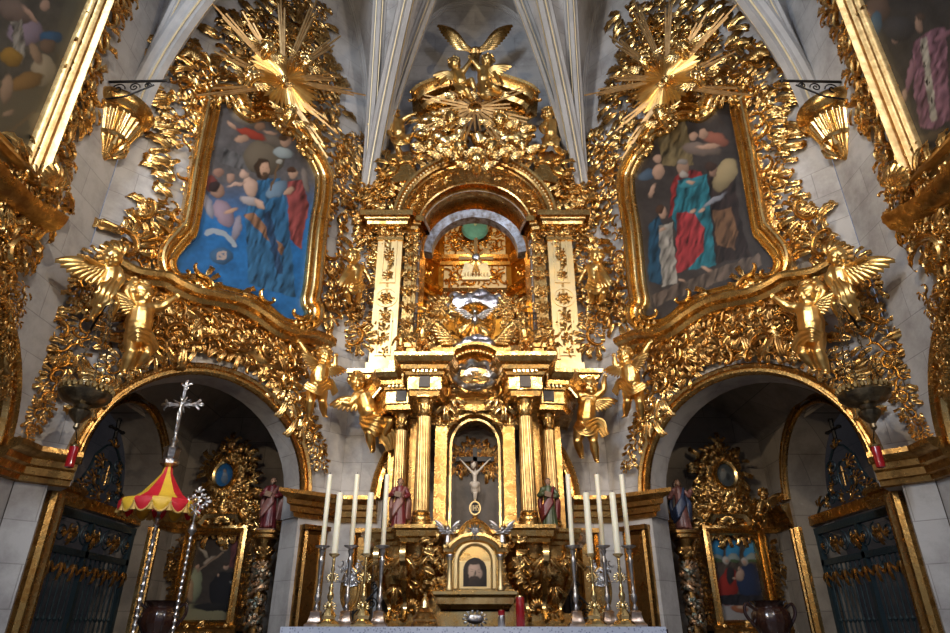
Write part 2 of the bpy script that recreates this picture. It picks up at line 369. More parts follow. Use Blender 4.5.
archiv('trim_lunette_left',SL,2.0,2.75,1.05,prof=[(a*.8,b*.6) for a,b in AP],mt=GOLD3); archiv('trim_lunette_right',SR,2.0,2.75,1.05,-1,prof=[(a*.8,b*.6) for a,b in AP],mt=GOLD3)
# ================================================================ carved ornament
def rot2(a): c,s=math.cos(a),math.sin(a); return np.array([[c,0,-s],[0,1,0],[s,0,c]])
def spiral_path(k0,ends,L=1.,n=30,S=False):
    t=np.linspace(0,1,n); q=abs(2*t-1); kap=k0+ends*q**5
    if S: kap=kap*np.sign(.5-t)
    th=np.cumsum(kap)/n; th-=th[n//2]; x=np.cumsum(np.cos(th))/n*L; z=np.cumsum(np.sin(th))/n*L
    return np.stack([x-x[n//2],np.zeros(n),z-z[n//2]],-1),th
def m_scroll(k0=3.4,ends=34,S=False,w=.055,n=26,seg=7):
    P,th=spiral_path(k0,ends,1.25,n,S); t=np.linspace(0,1,n); R=w*(.6+.55*np.sin(PI*t)**.7); P[:,1]-=.06*abs(2*t-1)**3+.03
    mb=MB(); prof=[(1,-.9),(1.05,.5),(.55,1.25),(.0,.8),(-.55,1.25),(-1.05,.5),(-1,-.9)]
    tube(mb,P,R,prof=prof,ref=(0,-1,0))
    return mb
def ball(mb,c,r,seg=8,s=(1,1,1)):
    n=seg//2+1; P=[[(c[0]+r*s[0]*math.sin(PI*i/n)*math.cos(2*PI*j/seg),c[1]+r*s[1]*math.sin(PI*i/n)*math.sin(2*PI*j/seg),c[2]+r*s[2]*math.cos(PI*i/n)) for j in range(seg)] for i in range(n+1)]
    v,f=grid(P,False,True); mb.add(v,f[:,::-1]); return mb
def m_leaf(nl=4,wid=.26,curl=1.6,n=11,tip=0.,rip=.35,side=0.):
    u=np.linspace(0,1,n); ph=.75-curl*2*u; y=-np.cumsum(np.sin(ph))/n*.55*np.sign(1); y-=y[0]; xx=np.cumsum(np.cos(ph*.7))/n; xx/=max(xx[-1],.3)
    W=wid*np.sin(PI*np.clip(u*.93+.07,0,1))**.6*(1-rip*(.5+.5*np.cos(2*PI*nl*u)))*(1-.35*u)
    zc=side*u**2; P=[]
    for i in range(n):
        row=[]
        for w in(-1,-.66,-.33,0,.33,.66,1):
            yy=y[i]-.16*W[i]*math.cos(w*PI*2.5)*(.7)-.25*W[i]*(1-w*w)+.02
            row.append((xx[i]+(.10*abs(w)*W[i]/wid-.0)*1.0,yy,zc[i]+w*W[i]))
        P.append(row)
    mb=MB(); v,f=grid(P); mb.add(v,f); return mb
def m_rosette(k=6):
    mb=MB(); L=m_leaf(1,.30,1.2,6)
    for i in range(k): mb.addm(L,rot2(2*PI*i/k)*.5)
    for i in range(k): mb.addm(L,rot2(2*PI*(i+.5)/k)*.32,(0,-.06,0))
    ball(mb,(0,-.12,0),.12,8); return mb
def m_shell(k=9):
    mb=MB(); P=[]
    for i in range(k*3+1):
        a=PI*(.03+.94*i/(k*3)); b=abs(math.sin(PI*i/3*1.0)); 
        P.append([(r*math.cos(a)*(.6+.0*b),-.05-.16*math.sin(PI*min(1,r*.9))-.045*b*r,r*math.sin(a)*(.62+.05*b)) for r in(.08,.3,.55,.8,1.)])
    v,f=grid(P); mb.add(v,f[:,::-1]); ball(mb,(0,-.1,0),.12,8); return mb
def m_tuft():
    mb=MB(); L=m_leaf(4,.26,1.6,9); L2=m_leaf(3,.24,1.9,8,side=.2); L3=m_leaf(3,.24,1.9,8,side=-.2)
    mb.addm(L); mb.addm(L2,rot2(.75)*.72); mb.addm(L3,rot2(-.75)*.72); return mb
def m_rocaille(S=False):
    mb=MB(); mb.addm(m_scroll(3.4 if not S else 3.,30,S)); P,th=spiral_path(3.4 if not S else 3.,30,1.25,26,S)
    L=m_leaf(3,.24,1.7,8)
    for k,s in((7,.42),(10,.5),(13,.55),(16,.5),(19,.42)):
        sg=-1 if (not S or k<13) else 1
        mb.addm(L,rot2(th[k]+sg*1.35)*s,tuple(P[k]+np.array((0,.02,0))))
    return mb
def m_berries():
    mb=MB(); r=random.Random(3)
    for i in range(7): ball(mb,(i*.13,-.1-.05*r.random(),.05*math.sin(i*2)),.10*(1.1-i*.11),6)
    return mb
def m_feather(n=9):
    u=np.linspace(0,1,n); P=[]
    for i in range(n):
        W=.15*math.sin(PI*min(1,.15+.78*u[i]))**.6
        P.append([(u[i],-.10*math.sin(PI*u[i]*.8)-.06*(1-w*w)*1.,w*W-.16*u[i]**2) for w in(-1,-.5,0,.5,1)])
    mb=MB(); v,f=grid(P); mb.add(v,f); return mb
KIT={'C':m_rocaille(),'S':m_rocaille(True),'c':m_scroll(),'s':m_scroll(3,30,True),'leaf':m_leaf(),'leafl':m_leaf(side=.3),'leafr':m_leaf(side=-.3),'tuft':m_tuft(),'rose':m_rosette(),'shell':m_shell(),'berry':m_berries(),'feather':m_feather()}
KIT=KIT
for k_ in KIT: KIT[k_].pack()
def put(mb,kind,x,z,ang=0,s=.2,flip=False,d=.05,tilt=0.,ds=1.):
    M=rot2(ang)@np.diag((s,s*ds,s*(-1 if flip else 1)))
    if tilt: M=np.array(Matrix.Rotation(tilt,3,'X'))@M
    m=KIT[kind]; V=m.v[0]@M.T+np.array((x,-d,z)); mb.v.append(V)
    for f in m.f: mb.f.append((f[:,::-1] if flip else f)+mb.n)
    mb.n+=len(V)
def inpoly(p,poly):
    x,y=p; c=False; n=len(poly)
    for i in range(n):
        x1,y1=poly[i]; x2,y2=poly[(i+1)%n]
        if (y1>y)!=(y2>y) and x<(x2-x1)*(y-y1)/(y2-y1)+x1: c=not c
    return c
def edged(p,poly):
    b=(9,0,0)
    for i in range(len(poly)):
        a=np.array(poly[i]); e=np.array(poly[(i+1)%len(poly)])-a; t=min(1,max(0,((np.array(p)-a)@e)/(e@e+1e-9))); q=a+e*t-np.array(p); l=math.hypot(*q)
        if l<b[0]: b=(l,*q)
    return b
def fill(mb,poly,size=.26,seed=1,d0=.03,bulge=.12,kinds='CSCStlr',dens=1.,back=None,flow=None,edge=True):
    """carved scrolls and leaves covering a region; the ones at the border turn outwards"""
    R=random.Random(seed); poly=[tuple(map(float,p)) for p in poly]
    xs=[p[0] for p in poly]; zs=[p[1] for p in poly]; pts=[]
    for tier,(sz,dn) in enumerate(((1.,.62),(.62,.50))):
        tries=int(260*dens*(max(xs)-min(xs))*(max(zs)-min(zs))/(size*sz)**2*.12)+30
        for _ in range(tries):
            p=(R.uniform(min(xs),max(xs)),R.uniform(min(zs),max(zs)))
            if not inpoly(p,poly): continue
            ok=True
            for q in pts:
                if (p[0]-q[0])**2+(p[1]-q[1])**2<(dn*size*sz)**2/dens: ok=False;break
            if not ok: continue
            pts.append(p); l,ex,ez=edged(p,poly); dd=d0+bulge*min(1,l/(size*1.1)); s=size*sz*R.uniform(.8,1.2)
            if edge and l<size*.5:
                a=math.atan2(ez,ex)+R.uniform(-.6,.6); k=R.choice(['tuft','leaf','leafl','leafr','C','c','leafl'])
                if k in'Cc': a+=R.choice((-1,1))*PI/2
                put(mb,k,p[0],p[1],a,s*1.0,R.random()<.5,dd+.02)
            else:
                a=(flow(p) if flow else 0)+R.uniform(0,2*PI if not flow else .9); c=R.choice(kinds)
                k={'t':'tuft','l':'leaf','r':'rose','b':'berry','h':'shell'}.get(c,c)
                put(mb,k,p[0],p[1],a,s*(1.15 if k in('C','S','c','s') else .9),R.random()<.5,dd)
    if back is not None: relief(mb,poly,back,.03)
    return mb
def relief(mb,poly,h,step=.06,amp=.03,fq=9,seed=0):
    """bulging ground behind the carving"""
    xs=[p[0] for p in poly]; zs=[p[1] for p in poly]; nx=int((max(xs)-min(xs))/step)+2; nz=int((max(zs)-min(zs))/step)+2
    D={}
    V=[];F=[]
    for i in range(nx):
        for j in range(nz):
            p=(min(xs)+i*step,min(zs)+j*step)
            ins=inpoly(p,poly); l=edged(p,poly)[0]*(1 if ins else -1)
            if l>-step:
                D[i,j]=len(V); hh=h*math.sqrt(max(0,min(1,(l+step)/.22))) ; hh+=amp*math.sin(fq*p[0]+3*math.sin(fq*.7*p[1]+seed))*min(1,max(0,l)/.1)
                V.append((p[0],-hh,p[1]))
    for (i,j),k in D.items():
        if (i+1,j) in D and (i,j+1) in D and (i+1,j+1) in D: F.append((k,D[i+1,j],D[i+1,j+1],D[i,j+1]))
    if F: mb.add(V,np.array(F))
def band(mb,path,w0,w1,seed=1,d=.05,size=None,d1=None):
    """vine of alternating scrolls and leaves along a path"""
    R=random.Random(seed); P=smooth(path,10); L=np.concatenate([[0],np.cumsum(np.hypot(*np.diff(P,axis=0).T))]); tot=L[-1]; t=0;k=0
    while t<tot:
        f=t/tot; w=w0+(w1-w0)*f; i=min(len(P)-2,int(np.searchsorted(L,t))); dx,dz=P[min(i+1,len(P)-1)]-P[i-1 if i else 0]; a=math.atan2(dz,dx); sg=1 if k%2 else -1
        nx,nz=-math.sin(a)*sg,math.cos(a)*sg; x,z=P[i]
        put(mb,R.choice(['C','S','C','c']),x+nx*w*.12,z+nz*w*.12,a+R.uniform(-.3,.3),w*.75,sg>0,d+.03+.1*w)
        put(mb,R.choice(['leafl','tuft','leafr']),x+nx*w*.2,z+nz*w*.2,a+sg*R.uniform(.5,1.1),w*.55,sg<0,d+.02)
        put(mb,R.choice(['leaf','tuft','rose','leafl']),x-nx*w*.18,z-nz*w*.18,a-sg*R.uniform(.3,1.2),w*.5,sg>0,d+.05+.1*w)
        t+=w*.42; k+=1
    return mb
# ================================================================ figures
def capsule(mb,p0,r0,p1,r1,seg=10,sy=1.):
    p0=np.array(p0,float);p1=np.array(p1,float); d=p1-p0; l=np.linalg.norm(d); d=d/l if l>1e-6 else np.array((0,0,1.)); l=max(l,1e-4)
    a=nrm(np.cross(d,(0.13,1,.07)) if abs(d[1])<.95 else np.cross(d,(1,0,0))); b=np.cross(d,a); rows=[]
    for k in range(4): t=PI/2*(1-k/3.); rows.append((p0-d*r0*math.sin(t),max(1e-4,r0*math.cos(t))))
    for k in range(4): t=PI/2*k/3.; rows.append((p1+d*r1*math.sin(t),max(1e-4,r1*math.cos(t))))
    G=[[c+r*(math.cos(2*PI*j/seg)*a+sy*math.sin(2*PI*j/seg)*b) for j in range(seg)] for c,r in rows]
    v,f=grid(G,False,True); mb.add(v,f); return mb
def chain(mb,pts,rs):
    for i in range(len(pts)-1): capsule(mb,pts[i],rs[i],pts[i+1],rs[i+1])
    return mb
def ell(mb,c,r,M=None,seg=14):
    n=10; P=np.array([[(r[0]*math.sin(PI*i/n)*math.cos(2*PI*j/seg),r[1]*math.sin(PI*i/n)*math.sin(2*PI*j/seg),r[2]*math.cos(PI*i/n)) for j in range(seg)] for i in range(n+1)])
    if M is not None: P=P@np.asarray(M).T
    v,f=grid(P+np.array(c),False,True); mb.add(v,f[:,::-1]); return mb
def remesh(mb,vox,it=4,fac=.5,name='body'):
    me=mb.mesh(name,sharp=0); o=bpy.data.objects.new('work',me); COL.objects.link(o)
    m=o.modifiers.new('r','REMESH'); m.mode='VOXEL'; m.voxel_size=vox; m.use_smooth_shade=True
    if it:
        s=o.modifiers.new('s','SMOOTH'); s.iterations=it; s.factor=fac
    dg=bpy.context.evaluated_depsgraph_get(); e=o.evaluated_get(dg); r=e.to_mesh()
    V=np.zeros(len(r.vertices)*3,np.float32); r.vertices.foreach_get('co',V); V=V.reshape(-1,3)
    q=[];t=[]
    for p in r.polygons:
        (q if len(p.vertices)==4 else t).append(tuple(p.vertices))
    out=MB(); out.v=[V.astype(float)]; out.n=len(V)
    if q: out.f.append(np.array(q))
    if t: out.f.append(np.array(t))
    e.to_mesh_clear(); bpy.data.objects.remove(o); bpy.data.meshes.remove(me); return out
def basis(f,up=(0,0,1)):
    f=nrm(f); r=nrm(np.cross(f,up)); u=np.cross(r,f); return np.stack([r,-f,u],1)   # columns: right, back, up
def head(mb,c,R,face,up=(0,0,1),child=True,beard=False):
    """head of half-height R with eyes, nose, mouth, ears"""
    B=basis(face,up); c=np.array(c,float); p=lambda x,y,z:c+B@np.array((x,y,z))*R
    k=1.12 if child else 1.
    ell(mb,p(0,.12,.18),(.80*R*k*.95,.92*R,.82*R),B); ell(mb,p(0,-.12,-.25),(.62*R*k,.70*R,.70*R),B)
    for s in(-1,1):
        ell(mb,p(s*.36,-.50,-.30),(.28*R*k,.26*R,.27*R),B,8)      # cheeks
        ell(mb,p(s*.32,-.70,.24),(.24*R,.10*R,.055*R),B,8)         # brows
        ell(mb,p(s*.31,-.74,.06),(.125*R,.09*R,.085*R),B,8)         # eyes
        ell(mb,p(s*.82,.10,-.05),(.10*R,.17*R,.24*R),B,8)          # ears
    capsule(mb,p(0,-.82,.16),.07*R,p(0,-.98,-.14),.12*R)
    ell(mb,p(0,-.82,-.40),(.20*R,.10*R,.05*R),B,8); ell(mb,p(0,-.79,-.50),(.16*R,.10*R,.055*R),B,8); ell(mb,p(0,-.66,-.74),(.24*R,.20*R,.18*R),B,8)
    return mb
def hairm(c,R,face,up=(0,0,1),seed=1,long=False,beard=False):
    B=basis(face,up); c=np.array(c,float); p=lambda x,y,z:c+B@np.array((x,y,z))*R; r=random.Random(seed); mb=MB()
    for i in range(34):
        a=r.uniform(0,2*PI); t=r.uniform(.05,1.9); x,z=math.sin(t)*math.cos(a),math.cos(t); y=math.sin(t)*math.sin(a)
        if y<-.45 and z<.55: continue
        ell(mb,p(x*.84,.14+y*.92,.2+z*.84),(.20*R,.20*R,.20*R),None,7)
    if long:
        for s in(-1,1):
            for q in range(3): chain(mb,[p(s*.8,.1+q*.3,.1),p(s*.95,.2+q*.25,-.6),p(s*.75,.1+q*.3,-1.5)],[.24*R,.26*R,.14*R])
        chain(mb,[p(0,.8,.2),p(0,.85,-1.3)],[.5*R,.35*R])
    if beard:
        chain(mb,[p(-.55,-.25,-.35),p(-.3,-.62,-.85),p(0,-.7,-1.35)],[.2*R,.25*R,.16*R]); chain(mb,[p(.55,-.25,-.35),p(.3,-.62,-.85),p(0,-.7,-1.2)],[.2*R,.25*R,.16*R])
        ell(mb,p(0,-.62,-.95),(.3*R,.22*R,.3*R),B,8)
    return mb
def hand(mb,w,h,k,curl=.5,side=1):
    """palm at h reached from wrist w; four unequal fingers and a thumb, k = palm length"""
    w=np.array(w,float);h=np.array(h,float); d=nrm(h-w); a=nrm(np.cross(d,(0,1,.01))); b=nrm(np.cross(a,d))
    if b[1]>0:b=-b
    c=h+d*k*.4; 
    for t in(-.3,0,.3): capsule(mb,h+a*t*k*.5,.2*k,c+a*t*k,.19*k)
    for j,l in enumerate((.62,.78,.72,.52)):
        o=c+a*k*(-.42+.28*j)*side+d*k*.1; m=o+d*k*l*.6+b*k*curl*.15; e=m+d*k*l*.45*(1-curl*.4)+b*k*curl*.45
        chain(mb,[o,m,e],[.125*k,.115*k,.09*k])
    o=h-a*side*k*.3; m=o-a*side*k*.4+d*k*.35+b*k*.1; e=m+d*k*.35+b*k*.15
    chain(mb,[o,m,e],[.15*k,.13*k,.10*k])
def foot(mb,an,kn,k,out=(0,-1,0)):
    an=np.array(an,float); f=nrm(out); t=an+f*k*.9+np.array((0,0,-k*.28)); capsule(mb,an+np.array((0,0,-.1*k)),.24*k,t,.20*k)
    a=nrm(np.cross(f,(0,0,1)))
    for j in range(5): capsule(mb,t+a*k*(-.26+.13*j),.09*k,t+a*k*(-.26+.13*j)+f*k*(.34-.04*j),.075*k)
def body(J,R,face,up=(0,0,1),child=True,arms=True,legs=True,vox=None,headup=None,fat=1.,footdir=((0,-1,-.2),(0,-1,-.2))):
    """one continuous figure from a posed set of joints (J: name -> 3D point); R = half the head height"""
    mb=MB(); g={k:np.array(v,float) for k,v in J.items()}; f=fat*(1. if child else .85)
    head(mb,g['head'],R,face,headup or up,child); nk=g['neck']; ch=g['chest']; pv=g['pelvis']
    capsule(mb,g['head']+(nk-g['head'])*.3,.42*R,nk,.46*R)
    sl,sr=g['sl'],g['sr']; hl,hr=g['hipl'],g['hipr']
    capsule(mb,sl,.40*R*f,sr,.40*R*f); capsule(mb,(sl+ch)/2,.58*R*f,(sr+ch)/2,.58*R*f); mid=(ch+pv)/2
    chain(mb,[nk,ch,mid,pv],[.44*R,.78*R*f,(.86 if child else .66)*R*f,.74*R*f]); 
    bel=mid*.45+pv*.55+np.array((0,-.30*R if child else -.05*R,0)); ell(mb,bel,(.72*R*f,.62*R*f,.66*R*f))
    for s,k in((sl,-1),(sr,1)): ell(mb,ch*.6+s*.4+np.array((0,-.38*R,-.12*R)),(.34*R*f,.22*R,.26*R))
    capsule(mb,hl,.60*R*f,hr,.60*R*f)
    for q,sd in(('l',1),('r',-1)):
        if arms and 'e'+q in g:
            chain(mb,[g['s'+q],g['s'+q]*.5+g['e'+q]*.5,g['e'+q]],[.38*R*f,.36*R*f,.28*R*f]); wv=g['h'+q]-g['e'+q]; 
            chain(mb,[g['e'+q],g['e'+q]+wv*.4,g['h'+q]],[.28*R*f,.30*R*f,.18*R*f]); hand(mb,g['e'+q],g['h'+q],.42*R,.5,sd)
        if legs and 'k'+q in g:
            h0,k0,a0=g['hip'+q],g['k'+q],g['f'+q]; chain(mb,[h0,h0*.55+k0*.45,k0],[.60*R*f,.55*R*f,.38*R*f]); chain(mb,[k0,k0*.6+a0*.4,a0],[.37*R*f,.40*R*f,.23*R*f])
            foot(mb,a0,k0,.62*R,footdir[0 if q=='l' else 1])
    return remesh(mb,vox or R*.085,3)
def wing(root,dirn,L,mb=None,n=9,spread=1.1,side=1,d=0.05,sweep_=.0):
    """feathered wing: rows of overlapping feathers on a leading bone; plane coordinates"""
    mb=mb or MB(); a0=math.atan2(dirn[1],dirn[0]); x0,y0,z0=root
    for row,(ln,nn,off) in enumerate(((1.,n,0),(.62,n,.02),(.36,n-1,.04))):
        for i in range(nn):
            t=i/(nn-1); a=a0-side*spread*(1-t)*1.0; px_=x0+math.cos(a0)*L*.42*t; pz=z0+math.sin(a0)*L*.42*t
            l=L*ln*(.45+.32*t)
            put(mb,'feather',px_,pz,a,l,side<0,-(y0)+d+off+.01*i,ds=1.2)
    P=[(x0+math.cos(a0)*L*.5*t,y0-d-.03,z0+math.sin(a0)*L*.5*t) for t in(0,.25,.5,.75,1)]
    tube(mb,P,[L*.05,L*.055,L*.045,L*.035,L*.01],8); return mb
def cloth(path,w,seed=1,n=7,amp=.35):
    """swirling strip of drapery following 3D points"""
    P=smooth(path,8); T=np.gradient(P,axis=0); T/=np.linalg.norm(T,axis=1)[:,None]+1e-9; G=[]; r=random.Random(seed); ph=r.uniform(0,6)
    A=np.cross(T,(0,-1,0.01)); A/=np.linalg.norm(A,axis=1)[:,None]+1e-9; m=len(P)
    for i in range(m):
        ww=w*(.55+.45*math.sin(PI*i/(m-1)))*(1+.15*math.sin(i*.9+ph))
        G.append([P[i]+A[i]*ww*t+np.array((0,-1,0))*w*amp*(.5+.5*math.cos(t*PI*3.2+i*.25+ph))*.6 for t in np.linspace(-1,1,n*2+1)])
    mb=MB(); v,f=grid(G); mb.add(v,f); v2=v+np.array((0,.012,0)); mb.add(v2,f[:,::-1]); return mb
def pose(plane,R,J,dbase=0.,dmul=1.):
    """joints given as (x,y,depth) on a plane -> plane coordinates"""
    out={}
    for k,(x,y,d) in J.items():
        p=plane.p3(x,y,dbase+d*dmul); out[k]=p
    return out
def putto(name,plane,J,R,face,label,cat='cherub statue',group=None,mir=False,mt=None,db=.3,wings=None,sash=None,hair=True,fat=1.,seed=1,headup=None,legs=True,arms=True,fd=((0,-1,-.3),(0,-1,-.3)),wmat=None):
    mt=mt or FIGG; g=pose(plane,R,J,db); b=body(g,R,face,headup=headup,fat=fat,legs=legs,arms=arms,footdir=fd)
    V=b.v[0]; base=(float(g['pelvis'][0]),float(V[:,2].min())); t=Thing(name,plane,base,label,cat,group,mir,d=-float(g['pelvis'][1]))
    t.part('body',b,mt,sharp=0)
    if hair: t.part('hair',remesh(hairm(g['head'],R,face,headup or (0,0,1),seed),R*.09,2,name='hair'),mt,sharp=0)
    for (dr,L,side) in (wings or []):
        c=g['chest']+np.array((0,.45*R,.2*R)); t.part('wing',wing(c,dr,L,side=side),wmat or mt)
    if sash: t.part('drapery',cloth([plane.p3(x,y,db+d) for x,y,d in sash[0]],sash[1],seed),mt,sharp=0)
    return t
# ================================================================ big painting frames on the diagonal walls
def pp(pts,pl=DL,d=0): return pl.path(pts,d)
FR=[(213,110),(203,160),(192,224),(186,236),(174,250),(169,260),(170,271),(178,280),(190,281),(201,282),(210,289),(244,298),(262,307),(276,319),(286,325),(298,326),(309,321),(312,311),(308,302),(311,283),(316,230),(321,200),(322,180),(320,172),(313,158),(304,148),(303,140),(294,131),(284,128),(276,118),(262,114),(250,116),(241,110),(236,101),(228,97),(219,97),(213,102)]
FPROF=[(a*1.25,b) for a,b in [(-.085,0),(-.085,.05),(-.075,.09),(-.06,.10),(-.05,.06),(-.035,.05),(-.025,.08),(-.01,.12),(.01,.14),(.025,.12),(.03,.08),(.045,.07),(.055,.10),(.065,.16),(.085,.20),(.105,.19),(.115,.13),(.125,.12),(.125,0)]]
def left_frame(sg):
    mir=sg>0; S='right' if mir else 'left'
    lab={-1:'huge gilded frame around the painting of a bearded man holding a child, blue glare painted in',1:'huge gilded frame around the painting of an old man in teal robe'}[sg]
    base=DL.px(245,300); t=Thing('painting_frame',DL,base,lab,'picture frame','rococo frames on the diagonal walls',mir)
    F=smooth(pp(FR,DL,.16),5,True); dd=.34
    sd=100 if mir else 0
    mb=MB(); sweep(mb,F[::-1],[(a,b+.12) for a,b in FPROF],closed=True); t.part('frame_moulding',mb,GOLD2,sharp=50)
    D1=.15
    mb=MB(); fill(mb,pp([(165,60),(172,43),(187,39),(205,50),(222,68),(232,90),(214,94),(207,110),(190,108),(172,88)],DL,D1),.40,11+sd,.08,.22,dens=1.3)
    fill(mb,pp([(170,86),(206,104),(200,150),(186,222),(178,240),(166,258),(168,272),(150,272),(122,252),(130,228),(152,210),(168,190),(171,150),(173,120)],DL,D1),.36,12+sd,.06,.2,dens=1.6)
    fill(mb,pp([(324,160),(334,134),(351,131),(366,140),(355,167),(351,190),(343,215),(340,250),(344,285),(352,305),(336,326),(316,322),(318,285),(324,230),(328,200)],DL,.1),.34,13+sd,.05,.16,dens=1.3)
    put(mb,'shell',*DL.px(262,108,.2),PI*.02,.36,False,.28); put(mb,'shell',*DL.px(190,65,.2),.4,.3,False,.3); put(mb,'shell',*DL.px(120,262,.2),1.2,.42,False,.2)
    for x,y,a,s,k in((225,92,.3,.42,'C'),(250,104,-.4,.4,'C'),(285,120,-.9,.42,'C'),(310,146,-1.2,.4,'C'),(205,95,1.3,.4,'C'),(176,275,-.3,.42,'C'),(205,278,-.15,.4,'S'),(304,318,.6,.42,'C'),(265,302,-.3,.36,'c'),(240,292,-.2,.3,'tuft'),(152,215,1.2,.5,'C'),(135,240,2.2,.5,'C')):
        put(mb,k,*DL.px(x,y,.22),a,s,False,.24)
    t.part('carved_ornament',mb,GOLD)
    # shelf moulding under the frame, then the carved apron down to the arch
    SH=[(118,268),(134,276),(150,279),(166,281),(178,288),(196,296),(216,300),(240,306),(260,317),(278,330),(296,337),(314,338),(332,346)]
    mb=MB(); P=smooth(pp(SH,DL,.25),5); sweep(mb,P,[(-.16,0),(-.16,.10),(-.10,.14),(-.08,.24),(-.02,.27),(0,.36),(.05,.38),(.09,.36),(.10,.28),(.14,.2),(.14,0)],pc=True); t.part('shelf_moulding',mb,GOLD,sharp=40)
    AP_=[(152,284),(180,300),(216,312),(250,322),(275,334),(305,346),(300,366),(291,392),(279,384),(256,368),(232,356),(205,351),(178,352),(155,358),(137,352),(140,320)]
    mb=MB(); relief(mb,pp(AP_,DL,.12),.16,.05,.05,11,3+sd); fill(mb,pp(AP_,DL,.12),.34,14+sd,.14,.10,dens=1.5,kinds='CSttlCSc',edge=False); t.part('carved_apron',mb,GOLD3)  # darker gilding puts the deep shade of the apron into its colour
    # spandrel leaves hugging the arch
    mb=MB(); band(mb,pp([(150,352),(120,366),(98,386),(80,410)],DL,.1),.42,.2,15+sd,.1); band(mb,pp([(285,384),(300,408),(310,432),(318,450),(322,468)],DL,.1),.46,.2,16+sd,.08)
    for x,y,a,s in((112,378,3.9,.4),(98,392,4.0,.35),(290,395,-1.1,.4),(300,415,-1.2,.4)): put(mb,'tuft',*DL.px(x,y,.12),a,s,False,.14)
    t.part('arch_leaves',mb,GOLD2)
    # long pendant on the outer side
    mb=MB(); fill(mb,pp([(66,296),(80,288),(104,300),(104,325),(92,350),(72,362),(52,372),(56,338)],DL,.1),.34,17+sd,.06,.16,dens=1.3)
    band(mb,pp([(70,352),(56,374),(44,400),(33,422),(24,440)],DL,.08),.36,.16,18+sd,.06); band(mb,pp([(98,262),(86,280),(76,296)],DL,.1),.4,.3,19+sd,.08); t.part('pendant_ornament',mb,GOLD)
    # sunburst
    cx,cz=DL.px(285,80,.6); ro=MB(); c=np.array((cx,-.55,cz))
    mb=MB(); fill(mb,pp([(224,26),(262,10),(280,0),(334,6),(322,40),(338,68),(345,108),(318,116),(304,138),(284,122),(258,106),(238,98),(246,78),(232,52)],DL,.2),.42,21+sd,.05,.18,dens=1.4); t.part('crest_ornament',mb,GOLD)
    mb=MB(); n=40
    G=[]
    for i in range(n*2):
        a=2*PI*i/(n*2); r=.60*(1+.22*math.sin(i*2.7))*(1 if i%2 else .8); G.append([(cx+r*q*math.cos(a),-.62+.05*q*q-(.035 if i%2 else 0)*q,cz+r*q*math.sin(a)) for q in(.12,.5,1.)])
    v,f=grid(G,True,False); mb.add(v,f); t.part('sunburst_disc',mb,FIGG)
    for ex,ey in((208,3),(241,14),(279,-6),(317,-2),(339,38),(338,79),(364,97),(333,133),(326,160),(213,54),(196,98)):
        x,z=DL.px(ex,ey,.62); a=math.atan2(z-cz,x-cx); l=math.hypot(x-cx,z-cz); mb=MB()
        for off in(-.035,0,.035):
            e=l*(1 if off==0 else .82); P=[(cx+math.cos(a)*.34-math.sin(a)*off*.5,-.58,cz+math.sin(a)*.42+math.cos(a)*off*.5),(cx+math.cos(a)*e-math.sin(a)*off*1.6,-.68,cz+math.sin(a)*e+math.cos(a)*off*1.6)]
            tube(mb,P,[.026,.016],4)
        t.part('ray',mb,MATG)
    for k,(x,y,fc) in enumerate(((268,48,(-.2,-1,-.5)),(306,60,(.4,-1,-.4)),(252,76,(-.4,-1,-.5)),(290,114,(0,-1,-.6)),(284,80,(.1,-1,-.4)))):
        p=DL.p3(x,y,.68 if k<4 else .66); R=.13 if k<4 else .07; mb=MB(); head(mb,p,R,fc); capsule(mb,p-np.array((0,0,R*.8)),R*.4,p-np.array((0,-.08,R*1.0)),R*.5)
        hd=t.part('cherub_head',remesh(mb,R*.1,2,name='cherub_head'),GOLD2,sharp=0)
        t.part('hair',remesh(hairm(p,R,fc,seed=k),R*.1,1,name='hair'),GOLD2,hd,sharp=0)
        for s in(-1,1): t.part('wing',wing(p+np.array((s*R*.5,.04,-R*.9)),(s,.35),.26 if k<4 else .12,None,5,1.0,side=s),GOLD2,hd)
    return t
LF=left_frame(-1); RF=left_frame(1)
# ================================================================ paintings (pigment, plus window glare painted into the left one, one colour per point of the canvas)
def project(pl,a,d,z):
    X=pl.o[0]+pl.r[0]*a-pl.n[0]*d; Y=pl.o[1]+pl.r[1]*a-pl.n[1]*d; Z=z-EYE
    f=Y*CT+Z*ST; v=(-Y*ST+Z*CT)/f; return 475.5+FPX*X/f, 316.5-FPX*v
_rng=np.random.RandomState(5)
def vnoise(x,y,s,seed=0):
    r=np.random.RandomState(seed); T=r.rand(64,64); X=x/s; Y=y/s; xi=np.floor(X).astype(int); yi=np.floor(Y).astype(int); fx=X-xi; fy=Y-yi; fx=fx*fx*(3-2*fx); fy=fy*fy*(3-2*fy)
    g=lambda i,j:T[i%64,j%64]; return (g(xi,yi)*(1-fx)+g(xi+1,yi)*fx)*(1-fy)+(g(xi,yi+1)*(1-fx)+g(xi+1,yi+1)*fx)*fy-.5
